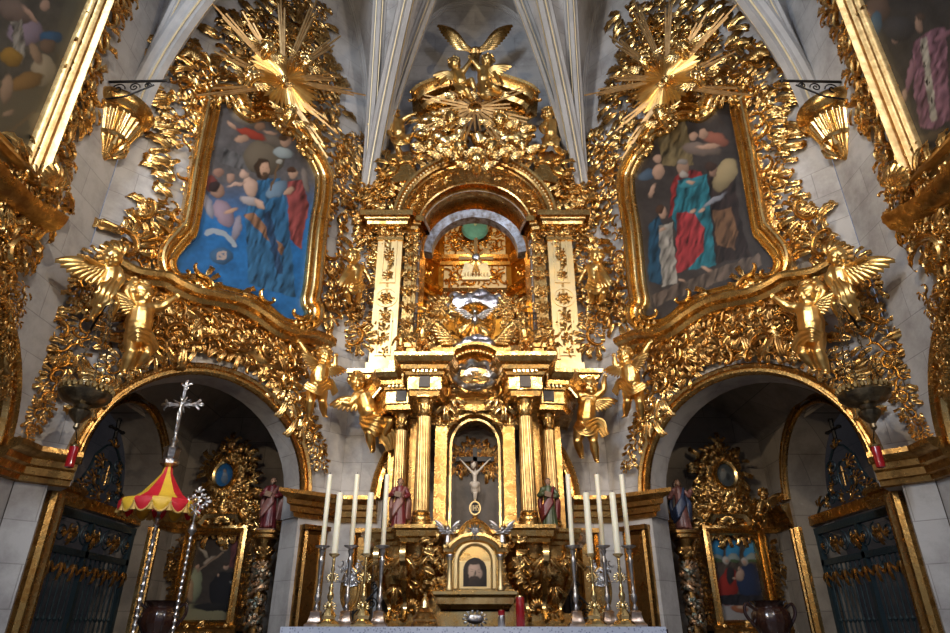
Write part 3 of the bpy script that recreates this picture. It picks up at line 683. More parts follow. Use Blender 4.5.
def paint(x,y,bgf,shapes,o,sc):
    """x,y picture coordinates; shapes in the crop frame o + sc*crop"""
    cx=(x-o[0])/sc; cy=(y-o[1])/sc; wx=cx+vnoise(cx,cy,16,1)*7+vnoise(cx,cy,5,2)*2; wy=cy+vnoise(cx,cy,16,3)*7+vnoise(cx,cy,5,4)*2
    sh0=.62; C=bgf(wx,wy)*sh0; C=C*(1+.5*vnoise(cx,cy,30,7)[:,None]+.3*vnoise(cx,cy,8,8)[:,None])
    for s in shapes:
        if s[0]=='e':
            _,ex,ey,rx,ry,an,col=s[:7]; c,q=math.cos(an),math.sin(an); dx=wx-ex; dy=wy-ey; u=(dx*c+dy*q)/rx; w=(-dx*q+dy*c)/ry; r=np.sqrt(u*u+w*w); m=np.clip((1.06-r)*min(rx,ry)/3.5,0,1); sh=(1-.30*np.clip(w,-1,1)-.30*np.clip(u,-1,1))*(1-.35*np.clip(r,0,1)**3)
        elif s[0]=='p':
            _,pts,col=s[:3]; P=np.array(pts,float); ins=np.zeros(len(wx),bool); dist=np.full(len(wx),1e9)
            for i in range(len(P)):
                a=P[i]; b=P[(i+1)%len(P)]; cr=((a[1]>wy)!=(b[1]>wy))&(wx<(b[0]-a[0])*(wy-a[1])/((b[1]-a[1]) or 1e-9)+a[0]); ins^=cr
                e=b-a; t=np.clip(((wx-a[0])*e[0]+(wy-a[1])*e[1])/(e@e+1e-9),0,1); dist=np.minimum(dist,np.hypot(wx-a[0]-t*e[0],wy-a[1]-t*e[1]))
            m=np.clip(np.where(ins,dist,-dist)/3+.5,0,1); sh=.75+.6*vnoise(wx*2.2+wy*.7,wy*.55,14,9)*1.6+.18*np.sin(wx*.2+wy*.06+5*vnoise(wx,wy,40,9))
        elif s[0]=='l':
            _,pts,wd,col=s[:4]; dist=np.full(len(wx),1e9)
            for a,b in zip(pts[:-1],pts[1:]):
                a=np.array(a,float);b=np.array(b,float); e=b-a; t=np.clip(((wx-a[0])*e[0]+(wy-a[1])*e[1])/(e@e+1e-9),0,1); dist=np.minimum(dist,np.hypot(wx-a[0]-t*e[0],wy-a[1]-t*e[1]))
            m=np.clip((wd-dist)/2+.5,0,1); sh=1
        col=np.array(col)*.44*(sh[:,None] if isinstance(sh,np.ndarray) else 1); C=C*(1-m[:,None])+col*m[:,None]
    return np.clip(C,0.003,1)
def paintmat(name,rough=.42,coat=.0):
    m=bpy.data.materials.new(name); m.use_nodes=True; nt=m.node_tree; b=nt.nodes['Principled BSDF']; a=nt.nodes.new('ShaderNodeVertexColor'); a.layer_name='pigment'
    nt.links.new(a.outputs['Color'],b.inputs['Base Color']); b.inputs['Roughness'].default_value=rough; b.inputs['Specular IOR Level'].default_value=.35
    n=nt.nodes.new('ShaderNodeTexNoise'); n.inputs['Scale'].default_value=60; u=nt.nodes.new('ShaderNodeBump'); u.inputs['Strength'].default_value=.12; u.inputs['Distance'].default_value=.005
    tc=nt.nodes.new('ShaderNodeTexCoord'); nt.links.new(tc.outputs['Object'],n.inputs['Vector']); nt.links.new(n.outputs['Fac'],u.inputs['Height']); nt.links.new(u.outputs['Normal'],b.inputs['Normal']); return m
PAINT=paintmat('oil_paint')
def canvas(t,pl,poly,d,bgf,shapes,o,sc,step=.014,mir=False,name='canvas',label=None):
    xs=[p[0] for p in poly]; zs=[p[1] for p in poly]; nx=int((max(xs)-min(xs))/step)+1; nz=int((max(zs)-min(zs))/step)+1
    A,B=np.meshgrid(min(xs)+np.arange(nx+1)*(max(xs)-min(xs))/nx,min(zs)+np.arange(nz+1)*(max(zs)-min(zs))/nz,indexing='ij')
    ins=np.zeros((nx,nz),bool); ca=(A[:-1,:-1]+A[1:,1:])/2; cb=(B[:-1,:-1]+B[1:,1:])/2
    for i in range(len(poly)):
        a=poly[i]; b=poly[(i+1)%len(poly)]; ins^=((a[1]>cb)!=(b[1]>cb))&(ca<(b[0]-a[0])*(cb-a[1])/((b[1]-a[1]) or 1e-9)+a[0])
    I=np.arange((nx+1)*(nz+1)).reshape(nx+1,nz+1); F=np.stack([I[:-1,:-1],I[1:,:-1],I[1:,1:],I[:-1,1:]],-1)[ins]
    V=np.stack([A.ravel(),np.full(A.size,-d),B.ravel()],-1); mb=MB(); mb.add(V,F); me=mb.mesh(name,t.off,mir,0)
    X,Y=project(pl,A.ravel(),d,B.ravel())
    if mir: X=951-X
    C=paint(X,Y,bgf,shapes,o,sc); at=me.color_attributes.new('pigment','FLOAT_COLOR','POINT'); at.data.foreach_set('color',np.hstack([C,np.ones((len(C),1))]).astype(np.float32).ravel())
    return t.part(name,me,PAINT,label=label)
K=lambda *c:(lambda x,y:np.tile(np.array(c,float),(len(x),1)))
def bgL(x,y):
    t=np.clip((y-230)/120,0,1)[:,None]; return np.array((.10,.095,.10))*(1-t)+np.array((.018,.13,.36))*t  # blue lower half is window glare painted into the canvas colour
SK=(.62,.40,.29)
shL=[('p',[(130,135),(240,190),(235,215),(125,185)],(.17,.17,.18)),('e',245,165,60,50,0,(.20,.165,.12)),('e',190,60,50,14,.4,(.22,.2,.18)),('e',275,120,40,18,.3,(.2,.17,.14)),
 ('e',205,98,48,13,.35,(.50,.08,.05)),('e',178,112,24,12,-.1,SK),('e',232,78,17,13,0,(.45,.28,.2)),('e',150,72,20,8,.9,SK),('e',262,95,26,7,.1,SK),
 ('e',300,152,30,17,.2,(.42,.50,.52)),('e',305,118,16,18,0,SK),('e',300,108,15,9,0,(.12,.07,.04)),
 ('e',362,232,12,42,-.2,(.28,.24,.22)),('p',[(308,238),(350,228),(372,300),(352,430),(318,400)],(.42,.10,.10)),('e',327,212,13,17,0,SK),('e',322,200,14,9,0,(.1,.05,.03)),('e',315,262,22,9,-.5,SK),
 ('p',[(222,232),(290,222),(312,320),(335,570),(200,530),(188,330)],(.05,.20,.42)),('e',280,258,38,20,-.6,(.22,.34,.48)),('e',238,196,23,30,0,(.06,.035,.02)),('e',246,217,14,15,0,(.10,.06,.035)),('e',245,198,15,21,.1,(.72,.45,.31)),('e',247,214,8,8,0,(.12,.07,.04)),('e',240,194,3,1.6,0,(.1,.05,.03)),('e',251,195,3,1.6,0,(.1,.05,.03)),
 ('l',[(285,180),(262,260)],3,(.2,.12,.06)),('e',288,178,12,9,0,(.5,.5,.45)),
 ('e',112,208,15,14,0,(.42,.24,.18)),('e',148,224,15,14,0,(.50,.32,.25)),('e',90,240,18,26,0,(.25,.06,.05)),
 ('e',205,290,32,14,.2,(.55,.5,.52)),('e',205,250,20,32,-.3,(.72,.50,.40)),('e',187,214,15,15,0,(.72,.50,.4)),('e',165,243,32,7,-.2,(.68,.47,.38)),('e',232,300,22,11,.9,(.70,.48,.38)),
 ('e',84,305,13,42,-.35,(.42,.42,.52)),('e',128,325,26,42,-.5,(.42,.32,.42)),('e',110,262,20,21,0,(.44,.27,.2)),('e',100,250,18,16,0,(.05,.03,.03)),('e',150,318,24,8,-.4,SK),('e',165,370,14,40,.2,(.36,.34,.44)),
 ('p',[(185,330),(215,322),(305,430),(295,448)],(.38,.20,.12)),('p',[(240,330),(262,322),(300,500),(280,500)],(.04,.10,.22)),
 ('l',[(80,382),(95,376),(125,384),(145,398),(158,416)],8,(.42,.50,.60)),('e',122,450,34,24,.1,(.06,.16,.32)),('l',[(112,440),(132,440),(132,456),(112,456),(112,440),(132,456)],3,(.55,.45,.42))]
shR=[('p',[(110,80),(190,60),(215,190),(120,190)],(.26,.20,.10)),('e',235,142,58,20,.1,(.26,.2,.17)),('e',275,112,40,20,.3,(.42,.16,.11)),('e',213,105,14,14,0,SK),('e',240,98,14,14,0,SK),('e',255,135,40,9,-.1,SK),
 ('e',80,215,30,16,-.4,(.10,.16,.24)),('e',112,205,17,24,.1,SK),('e',110,168,13,13,0,SK),('e',95,262,9,24,.3,SK),
 ('p',[(150,240),(178,200),(235,205),(255,240),(165,320),(140,340)],(.34,.04,.04)),('p',[(168,232),(252,212),(268,300),(278,478),(200,490),(150,340)],(.035,.24,.32)),
 ('e',205,240,40,13,-.2,(.06,.30,.38)),('e',183,197,19,21,0,(.44,.28,.2)),('e',186,214,15,13,0,(.50,.46,.42)),('e',180,180,18,9,0,(.35,.32,.3)),('e',205,236,13,7,0,SK),
 ('p',[(165,322),(215,325),(245,372),(240,440),(190,492),(162,500)],(.50,.06,.07)),
 ('p',[(250,200),(330,180),(345,330),(380,450),(275,470),(262,300)],(.045,.03,.028)),('e',303,215,30,52,.5,(.45,.36,.20)),('e',268,203,14,18,0,(.36,.22,.16)),('e',262,190,18,14,0,(.07,.04,.03)),
 ('p',[(268,320),(320,310),(345,380),(330,430),(280,420)],(.24,.13,.07)),('e',275,287,44,9,-.55,(.32,.34,.40)),('e',212,318,13,7,-.5,SK),('e',238,317,13,7,-.6,SK),
 ('p',[(85,358),(112,335),(130,360),(120,530),(82,520)],(.03,.11,.20)),('p',[(112,362),(150,352),(168,530),(122,538)],(.50,.47,.42)),('e',124,325,14,18,0,SK),('e',116,316,13,14,0,(.1,.05,.03)),('e',124,372,14,7,-.4,SK),
 ('p',[(92,560),(400,440),(412,475),(100,595)],(.20,.15,.12)),('e',252,487,18,7,.3,SK),('e',180,518,12,6,.2,SK)]
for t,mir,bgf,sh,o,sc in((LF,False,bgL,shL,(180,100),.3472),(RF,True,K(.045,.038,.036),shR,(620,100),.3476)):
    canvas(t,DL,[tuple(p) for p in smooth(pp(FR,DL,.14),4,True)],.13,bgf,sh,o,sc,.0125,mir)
# ================================================================ frames on the side walls
def side_frame(sg):
    mir=sg>0; lab='tall gilded frame cut by the left picture edge, painting of a kneeling man' if sg<0 else 'tall gilded frame cut by the right picture edge, painting of a robed bishop'
    s1,zb=SL.px(38,172,.25); _,zt=SL.px(95,0,.25); s0=s1-2.5; z1=zt+1.6
    t=Thing('painting_frame',SL,((s0+s1)/2,zb-1.2),lab,'picture frame','tall frames on the side walls',mir)
    R=[(s0,zb),(s1,zb),(s1,z1-.5),(s1-.5,z1),(s0+.5,z1),(s0,z1-.5)]
    mb=MB(); sweep(mb,R[::-1],[(a*.7,b+.1) for a,b in FPROF],closed=True); t.part('frame_moulding',mb,COLG,sharp=50)
    mb=MB(); band(mb,[(s1+.22,zb+.2),(s1+.26,z1-.6)],.48,.6,41+mir,.10)
    for a,b,c in((s1+.3,zb+.1,.6),(s1+.35,zb+1.1,.2),(s1+.5,zb+1.5,-.3),(s1+.45,zb+1.25,1.1),(s1+.4,zb+.5,.4)): put(mb,'C',a,b,c,.5,False,.12)
    P2=[SL.px(*p,.3) for p in((28,160),(70,168),(79,190),(66,222),(40,212),(10,186),(-25,160),(-30,140))]
    fill(mb,P2,.30,43+mir,.15,.2,dens=1.5); put(mb,'shell',*SL.px(52,190,.35),.8,.4,False,.36); t.part('carved_ornament',mb,GOLD)
    sh=[SL.px(*p,.35) for p in((-60,128),(-20,160),(5,186),(25,205),(40,214),(62,226))]
    mb=MB(); sweep(mb,smooth(sh,5),[(-.16,0),(-.16,.14),(-.08,.20),(-.04,.34),(.04,.40),(.10,.42),(.13,.36),(.13,0)]); t.part('shelf_moulding',mb,GOLD3)
    P3=[SL.px(*p,.2) for p in((-40,165),(0,195),(30,215),(48,235),(30,258),(12,262),(5,300),(-20,330),(-60,300))]
    mb=MB(); relief(mb,P3,.1); fill(mb,P3,.28,45+mir,.12,.22,dens=1.4); put(mb,'C',*SL.px(18,238,.35),-2.2,.6,False,.30); put(mb,'c',*SL.px(8,262,.3),-1.9,.5,False,.25)
    band(mb,[SL.px(*p,.12) for p in((8,262),(4,300),(8,330),(10,360),(8,395))],.28,.16,47+mir,.08); band(mb,[SL.px(*p,.12) for p in((26,290),(18,315),(12,340))],.2,.16,49+mir,.06)
    t.part('carved_apron',mb,GOLD)
    if sg<0:
        sh=[('e',60,330,160,120,0,(.14,.12,.08)),('e',190,80,40,120,.2,(.13,.12,.09)),('e',70,85,48,36,0,(.38,.30,.38)),('e',40,30,50,30,.5,(.28,.2,.16)),('e',118,16,15,15,0,SK),('e',80,40,34,8,.9,SK),('p',[(30,60),(60,50),(70,120),(60,170),(40,150)],(.45,.42,.36)),
         ('e',135,98,30,18,0,(.04,.13,.26)),('e',115,185,32,42,.2,(.42,.35,.24)),('e',95,140,14,32,-.4,(.38,.26,.17)),('e',128,120,20,20,0,(.20,.13,.09)),('e',32,150,32,24,.3,(.42,.24,.05)),('e',70,215,50,22,-.3,(.30,.17,.06)),('e',18,235,16,42,.1,(.44,.30,.2)),('e',22,300,20,9,-.4,(.40,.28,.19)),
         ('l',[(20,350),(90,300)],5,(.2,.14,.08)),('e',120,330,45,30,.4,(.24,.19,.11)),('e',60,390,50,26,0,(.20,.16,.09)),('e',10,400,24,30,0,(.3,.15,.08))]
        canvas(t,SL,R,.11,K(.075,.068,.055),sh,(0,0),.379,.016,mir)
    else:
        sh=[('e',120,30,40,40,0,(.2,.13,.1)),('e',115,75,20,42,.1,(.09,.18,.26)),('e',100,150,26,62,-.3,(.38,.06,.05)),('e',85,50,14,16,0,SK),('e',175,125,13,15,0,(.4,.26,.2)),('e',130,180,14,12,0,(.3,.2,.15)),('e',185,90,50,40,.3,(.07,.07,.075)),('p',[(120,260),(170,235),(215,400),(190,480),(160,420)],(.11,.10,.075)),
         ('p',[(232,135),(270,105),(335,80),(350,380),(300,410),(255,400),(235,300)],(.36,.18,.24)),('e',222,240,12,58,.15,(.38,.2,.25)),('e',207,300,9,22,.1,(.5,.34,.26)),('e',250,78,15,28,-.1,(.46,.30,.22)),('e',258,55,16,13,0,(.12,.08,.06)),('e',330,110,40,12,-.5,(.34,.17,.22)),
         ('p',[(252,125),(275,118),(290,230),(308,378),(290,388),(272,260)],(.60,.56,.46))]+[z for yy,xx in((152,263),(205,267),(258,278),(315,290)) for z in(('l',[(xx-6,yy),(xx+6,yy)],2,(.03,.02,.02)),('l',[(xx,yy-9),(xx,yy+9)],2,(.03,.02,.02)))]+[('e',300,430,90,16,-.3,(.12,.09,.06)),('e',270,470,40,12,.2,(.2,.16,.1))]
        canvas(t,SL,R,.11,K(.042,.038,.035),sh,(840,0),.3165,.016,mir)
    return t
side_frame(-1); side_frame(1)
# ================================================================ corbels, brackets, hanging lamps
def corbel(sg):
    x0,y0=-4.62*-sg*-1,6.41; pl=SL; mir=sg>0
    s,z=SL.px(133,110); base=(-.24,6.45)
    t=Thing('corbel',SL,base,'gilded fluted corbel under the vault rib, '+('left' if sg<0 else 'right')+' corner of the apse','corbel','gilded corbels under the vault ribs',mir)
    t.o.scale=(.74,.74,.80); t.off=np.array((0,0,6.45))
    mb=MB(); lathe(mb,[(.02,6.22),(.10,6.3),(.14,6.40),(.24,6.52),(.25,6.58)],(0,0,0),112,.06,14); t.part('drop',mb,GOLD)
    mb=MB(); lathe(mb,[(.27,6.56),(.31,6.60),(.28,6.64)],(0,0,0),28); lathe(mb,[(.27,6.64),(.33,6.80),(.40,6.98)],(0,0,0),240,.05,24); t.part('fluted_bowl',mb,GOLD2)
    mb=MB(); lathe(mb,[(.40,6.97),(.45,7.0),(.43,7.05),(.49,7.10),(.53,7.14),(.55,7.22),(.53,7.27),(.40,7.28)],(0,0,0),36); t.part('rim',mb,GOLD)
    mb=MB()
    for a in(-2.2,-1.57,-.9): 
        P=[(.12*math.cos(a),.12*math.sin(a),6.3),(.24*math.cos(a),.24*math.sin(a),6.42),(.3*math.cos(a),.3*math.sin(a),6.55)]; tube(mb,P,[.02,.06,.02],8)
    t.part('leaf',mb,GOLD2)
    # iron bracket beside it on the side wall
    mb=MB(); s,z=SL.px(118,97); s-=.25; 
    P=[(s,-.02,z),(s,-.75,z+.02)]; tube(mb,P,.018,6); tube(mb,[(s,-.02,z-.3),(s,-.3,z-.24),(s,-.6,z-.05)],.012,6)
    for cy,cz,r in((.16,z-.12,.09),(.36,z-.09,.07),(.52,z-.06,.045)):
        tube(mb,[(s,-cy-(r*(1-i/26))*math.cos(i*.42),cz+(r*(1-i/26))*math.sin(i*.42)) for i in range(24)],.009,5)
    lathe(mb,[(.01,0),(.03,.03),(.01,.06)],(s,-.76,z-.01),8)
    solo('iron_bracket',mb,BLACK,SL,(s,z),'black scrolled iron wall bracket beside the %s gilded corbel'%('left' if sg<0 else 'right'),'bracket','scrolled iron brackets',mir)
corbel(-1); corbel(1)
def hanging_lamp(sg):
    mir=sg>0; S='left' if sg<0 else 'right'; d=.75; x,z=DL.px(84,402,d); 
    t=Thing('sanctuary_lamp',DL,(x,z),'dark bronze sanctuary lamp on chains above the %s end of the %s arch'%((S,S)),'lamp','hanging bronze sanctuary lamps',mir,d)
    
    y=-d; mb=MB(); lathe(mb,[(a*.74,b*.8) for a,b in [(.01,-.36),(.04,-.33),(.03,-.28),(.07,-.24),(.13,-.18),(.14,-.13),(.09,-.09),(.11,-.05),(.22,-.02),(.31,.05),(.33,.10),(.30,.14),(.20,.16),(.18,.22),(.14,.24),(0.12,.22)]],(x,y,z),36,.03,12); t.part('bowl',mb,BRONZE)
    mb=MB()
    for k in range(24): a=k*PI/12; lathe(mb,[(.02,0),(.028,.03),(.004,.07)],(x+.23*math.cos(a),y+.23*math.sin(a),z+.10),6)
    t.part('crown_rim',mb,BRASS)
    zt=z+1.15
    for k in range(3):
        a=k*2*PI/3+.5; mb=MB(); p0=np.array((x+.20*math.cos(a),y+.20*math.sin(a),z+.12)); p1=np.array((x,y,zt))
        for i in range(26):
            c=p0+(p1-p0)*(i+.5)/26; dd=nrm(p1-p0); e=np.array((0,1.,0)) if i%2 else np.array((1.,0,0)); q=nrm(np.cross(dd,e)); tube(mb,[c+.028*math.cos(u)*dd+.011*math.sin(u)*q for u in np.linspace(0,2*PI,9)],.004,4,cap=False)
        t.part('chain',mb,BRONZE)
    mb=MB(); tube(mb,[(x,y,zt),(x,y*.6,zt+.10),(x,0,zt+.12)],.02,6); tube(mb,[(x,-.02,zt-.2),(x,y*.5,zt+.0),(x,y*.75,zt+.06)],.014,6); t.part('bracket',mb,BLACK)
    d2=.62; x2,z2=DL.px(72,458,d2); mb=MB(); lathe(mb,[(.02,0),(.042,.01),(.045,.20),(.04,.22),(.015,.23)],(x2,-d2,z2-.1),14)
    q=Thing('votive_lamp',DL,(x2,z2),'small red glass votive hanging on a cord below the %s bronze lamp'%S,'votive lamp','small red hanging votives',mir,d2); q.part('red_glass',mb,REDG)
    mb=MB(); lathe(mb,[(.045,0),(.05,.02),(.03,.05),(.004,.08)],(x2,-d2,z2+.11),12); q.part('cap',mb,BRASS)
    mb=MB(); tube(mb,[(x2,-d2,z2+.18),(x,-d,z-.27)],.006,5); q.part('cord',mb,BLACK)
REDG=mat('red_glass',(.28,.006,.01),.12,0,0,spec=.6,coat=.3)
hanging_lamp(-1); hanging_lamp(1)
# ================================================================ gates with gilded door frames
def gate(sg):
    mir=sg>0; S='left' if sg<0 else 'right'
    mb=MB(); DP=[(0,0),(0,.05),(.04,.10),(.08,.10),(.10,.05),(.14,.05),(.16,.09),(.20,.09),(.24,.05),(.24,0)]
    sweep(mb,[(2.93,0),(2.93,2.34)],[(-a,b) for a,b in DP]); sweep(mb,[(1.15,2.28),(.80,2.28),(.80,0)],[(-a,b) for a,b in DP]); 
    solo('door_frame',mb,GOLD,SL,(1.86,0),'gilded moulded door frame around the %s wrought iron gate'%S,'door frame','gilded gate frames',mir,sharp=30)
    t=Thing('iron_gate',SL,(1.86,0),'blue-black wrought iron gate with gilded scrolls in the %s chapel'%S,'gate','wrought iron chapel gates',mir); t.o.scale=(1,1,1.06)
    y=.18; mb=MB()
    for x in(.86,1.86,2.87): bx(mb,x-.035,x+.035,y-.03,y+.03,0,2.18)
    bx(mb,.82,2.91,y-.03,y+.03,1.72,1.79); bx(mb,.82,2.91,y-.03,y+.03,.25,.32); bx(mb,.82,2.91,y-.035,y+.035,2.10,2.18); t.part('gate_frame',mb,IRON)
    for i in range(18):
        x=.95+i*.108
        if abs(x-1.86)<.05: continue
        mb=MB(); tube(mb,[(x,y,.05),(x,y,1.72)],.012,8); lathe(mb,[(.012,0),(.028,.03),(.012,.06)],(x,y,1.05),8); t.part('bar',mb,IRON)
    mb=MB()
    def sp(cx,cz,r,a0=0,dr=1,m=None):
        tube(m or mb,[(cx+(r*(1-i/34))*math.cos(a0+dr*i*.36),y-.02,cz+(r*(1-i/34))*math.sin(a0+dr*i*.36)) for i in range(30)],.011,5)
    for i in range(8):
        mb=MB(); cx=.99+i*.25; sp(cx,1.945,.125,PI/2,1 if i%2 else -1,mb); t.part('scroll',mb,IRON); mb=MB(); sp(cx,1.60,.06,PI/2,1 if i%2 else -1,mb); t.part('scroll',mb,IRON)
    mb=MB()
    for i in range(8): put(mb,'rose',.99+i*.25,1.945,.3*i,.09,False,-y+.05)
    t.part('rosette_row',mb,GOLD3); mb=MB()
    for i in range(9):
        put(mb,'tuft',.9+i*.24,1.66,-PI/2,.2,False,-y+.05)
    for i in(1,3,5): put(mb,'C',.99+i*.25+.125,1.95,0,.2,False,-y+.07); put(mb,'tuft',.99+i*.25+.125,2.02,-PI/2,.2,False,-y+.07)
    t.part('gilded_leaves',mb,GOLD3)
    def low(m_):
        for v_ in m_.v: v_[:,2]=2.34+(v_[:,2]-2.34)*.74
        return m_
    # openwork crest
    cr=MB(); cgs={-1:MB(),1:MB()}
    bx(mb:=MB(),.80,2.93,y-.06,y+.06,2.22,2.34); t.part('top_rail',mb,GOLD3)
    tube(cr,[(.98,y,2.36),(1.1,y,2.50),(1.35,y,2.56),(1.48,y,2.78),(1.55,y,3.05),(1.72,y,3.24),(1.86,y,3.30),(2.0,y,3.24),(2.17,y,3.05),(2.24,y,2.78),(2.37,y,2.56),(2.6,y,2.50),(2.74,y,2.36)],.018,6)
    for s in(-1,1):
        for dx,cz,r in((.62,2.46,.09),(.42,2.50,.12),(.25,2.50,.1),(.22,2.98,.13),(.24,2.76,.1)): sp(1.86+s*dx,cz,r,0,s,cr)
        for dx,cz,a,k in((.75,2.42,1.9,.2),(.5,2.46,1.6,.24),(.30,2.66,1.8,.24),(.22,2.95,1.7,.22),(.12,2.45,1.57,.22)): put(cgs[s],'C' if k>.21 else 'tuft',1.86+s*dx,cz,a if s>0 else PI-a,k,s<0,-y+.04)
    tube(cr,[(1.86+.15*math.cos(u),y,2.78+.24*math.sin(u)) for u in np.linspace(0,2*PI,25)],.016,6)
    cx_=MB(); tube(cx_,[(1.86,y-.02,2.62),(1.86,y-.02,2.94)],.014,6); tube(cx_,[(1.79,y-.02,2.84),(1.93,y-.02,2.84)],.014,6)
    for xx in(-.07,0,.07): tube(cx_,[(1.86+xx,y-.02,2.66),(1.86+xx,y-.02,2.78)],.012,5)
    tf_=MB(); put(tf_,'tuft',1.86,3.22,PI/2,.2,False,-y+.04); t.part('crest_monogram',low(cx_),GOLD3); t.part('crest_leaf',low(tf_),GOLD3); t.part('crest_scrolls',low(cr),IRON); [t.part('crest_gilding',low(g_),GOLD3) for g_ in cgs.values()]
    mb=MB(); tube(mb,[(1.86,y,3.28),(1.86,y,3.72)],.025,6); tube(mb,[(1.72,y,3.56),(2.0,y,3.56)],.025,6)
    for a,b in((1.86,3.73),(1.71,3.56),(2.01,3.56)): ball(mb,(a,y,b),.035,6)
    t.part('cross',low(mb),BLACK)
gate(-1); gate(1)
# ================================================================ the main altarpiece (plan coordinates x, y = room Y - 9.13)
MA=Thing('altarpiece',CEN,(0,1.0),'towering gilded main altarpiece with fluted columns and arched niche, centre of the apse','altarpiece')
Y=lambda y:y-9.13
def column(x,y,r,z0,z1,fl=12,mt=GOLD,name='column'):
    y=Y(y); root=MB(); h=z1-z0; cap=.24*min(1,h/1.5)
    lathe(root,[(r*1.5,0),(r*1.5,.05),(r*1.35,.06),(r*1.42,.09),(r*1.25,.12),(r*1.15,.13),(r*1.25,.15),(r*1.05,.18)],(x,y,z0),28); c=MA.part(name,root,mt); sm_=COLG if mt is GOLD else mt
    sh=MB(); n=22; pr=[(r*(1.03-.13*(i/n)**1.6),.17+(h-cap-.17)*i/n) for i in range(n+1)]; lathe(sh,pr,(x,y,z0),144,.04,18,.25); MA.part('shaft',sh,sm_,c,sharp=60)
    k=MB(); zb=z1-cap; lathe(k,[(r*.92,-.02),(r*1.08,.0),(r*.92,.02),(r*.95,cap*.5),(r*1.25,cap*.82)],(x,y,zb),20); lathe(k,[(r*1.2,cap*.84),(r*1.62,cap*.88),(r*1.62,cap),(r*1.3,cap)],(x,y,zb),4*7,sq=.9)
    for row,(zz,s,nn) in enumerate(((.02,.5,8),(cap*.35,.5,8))):
        for i in range(nn):
            a=2*PI*(i+.5*row)/nn
            if math.sin(a)>.5: continue
            L=KIT['leaf']; R=np.array(Matrix.Rotation(a+PI/2,3,'Z')); V=(L.v[0]@rot2(PI/2).T*cap*.75)@R.T+np.array((x+r*.95*math.cos(a),y+r*.95*math.sin(a),zb+zz)); k.add(V,L.f[0])
    for a in(-PI/4,-3*PI/4,PI/4,3*PI/4):
        for i in(0,):
            cx,cy=x+r*1.45*math.cos(a),y+r*1.45*math.sin(a); R=np.array(Matrix.Rotation(a,3,'Z')); V=KIT['c'].v[0]@rot2(PI/2).T*cap*.34; k.add(V@R.T+np.array((cx,cy,zb+cap*.74)),KIT['c'].f[0])
    MA.part('capital',k,mt,c,sharp=50); return c
# --- base: two big scroll consoles and the plinth
for m in(-1,1):
    mb=MB(); prof=[]
    for i in range(15):
        t=i/14; z=1.0+.93*t; r=.20+.30*t**1.6+.06*math.sin(t*PI*2.2+3.6); prof.append((r,z-1.0))
    lathe(mb,prof,(m*.80,Y(8.25),1.0),6*8,.035,6,sq=.35,sy=1.15); bx(mb,m*.80-.36,m*.80+.36,Y(7.9),Y(8.8),.0,1.12); bx(mb,m*.80-.30,m*.80+.30,Y(7.95),Y(8.8),1.12,1.2); MA.part('console',mb,GOLD,sharp=50)
    mb=MB()
    for x0,y0,w in((.50,7.72,.055),(.80,7.66,.06),(1.12,7.82,.055)):
        P=smooth([(m*x0,Y(y0)-.10,1.86),(m*(x0+.0),Y(y0)-.14,1.76),(m*x0*.98,Y(y0)-.02,1.60),(m*(x0*.8+.15),Y(y0)+.12,1.42),(m*(x0*.6+.30),Y(y0)+.16,1.25),(m*(x0*.6+.31),Y(y0)+.05,1.12)],6)
        tube(mb,P,[w*(.9-.5*i/len(P)) for i in range(len(P))],ref=(1,0,0),prof=[(1,-.8),(1.05,.5),(.55,.9),(0,.6),(-.55,.9),(-1.05,.5),(-1,-.8)])
    MA.part('scroll_bracket',mb,GOLD2 if m<0 else GOLD2)
    mb=MB(); k=.0
    for x,z,a,s,kd,d in((.80,1.80,-PI/2,.26,'tuft',1.60),(.52,1.80,-PI/2,.24,'tuft',1.55),(1.1,1.8,-PI/2,.26,'tuft',1.45),(.66,1.74,-.3,.26,'C',1.5),(.96,1.74,.3,.26,'C',1.5),(.75,1.55,-1.4,.26,'C',1.33),(.9,1.5,-1.5,.22,'tuft',1.3),(.62,1.5,-1.2,.2,'C',1.35),(.8,1.32,-1.5,.2,'tuft',1.22),(.72,1.22,.2,.2,'shell',1.25),(.9,1.22,-.1,.18,'C',1.2)):
        put(mb,kd,m*x,z,a if m>0 else PI-a,s,m<0,d)
    MA.part('carved_ornament',mb,GOLD)
mb=MB(); bx(mb,-.46,.46,Y(7.45),Y(8.9),0,1.18); bx(mb,-.42,.42,Y(7.5),Y(8.9),1.18,1.30); bx(mb,-.62,.62,Y(8.2),Y(8.9),1.1,1.95); MA.part('plinth',mb,GOLD)
LED=[(-1.30,9.1),(-1.27,8.05),(-1.16,7.80),(-.88,7.74),(-.82,7.48),(-.44,7.48),(-.38,7.92),(.38,7.92),(.44,7.48),(.82,7.48),(.88,7.74),(1.16,7.80),(1.27,8.05),(1.30,9.1)]
led=[(x,Y(y)) for x,y in LED]
mb=MB(); sweep(mb,led,[(0,1.90),(-.02,1.91),(-.03,1.95),(-.07,1.97),(-.08,2.03),(-.11,2.05),(-.11,2.09),(0,2.10)],mode='plan'); 
def slab(mb,path,z0,z1):
    t=tessellate_polygon([[Vector((a,b,0)) for a,b in path]]); P=np.array(path); T=np.array(t)
    for z,fl in((z1,False),(z0,True)): 
        V=np.hstack([P,np.full((len(P),1),z)]); n=np.cross(V[T[:,1]]-V[T[:,0]],V[T[:,2]]-V[T[:,0]])[:,2]; F=T.copy(); F[n<0]=F[n<0][:,::-1]; mb.add(V,F[:,::-1] if fl else F)
slab(mb,led,1.91,2.10); MA.part('ledge',mb,GOLD,sharp=25)
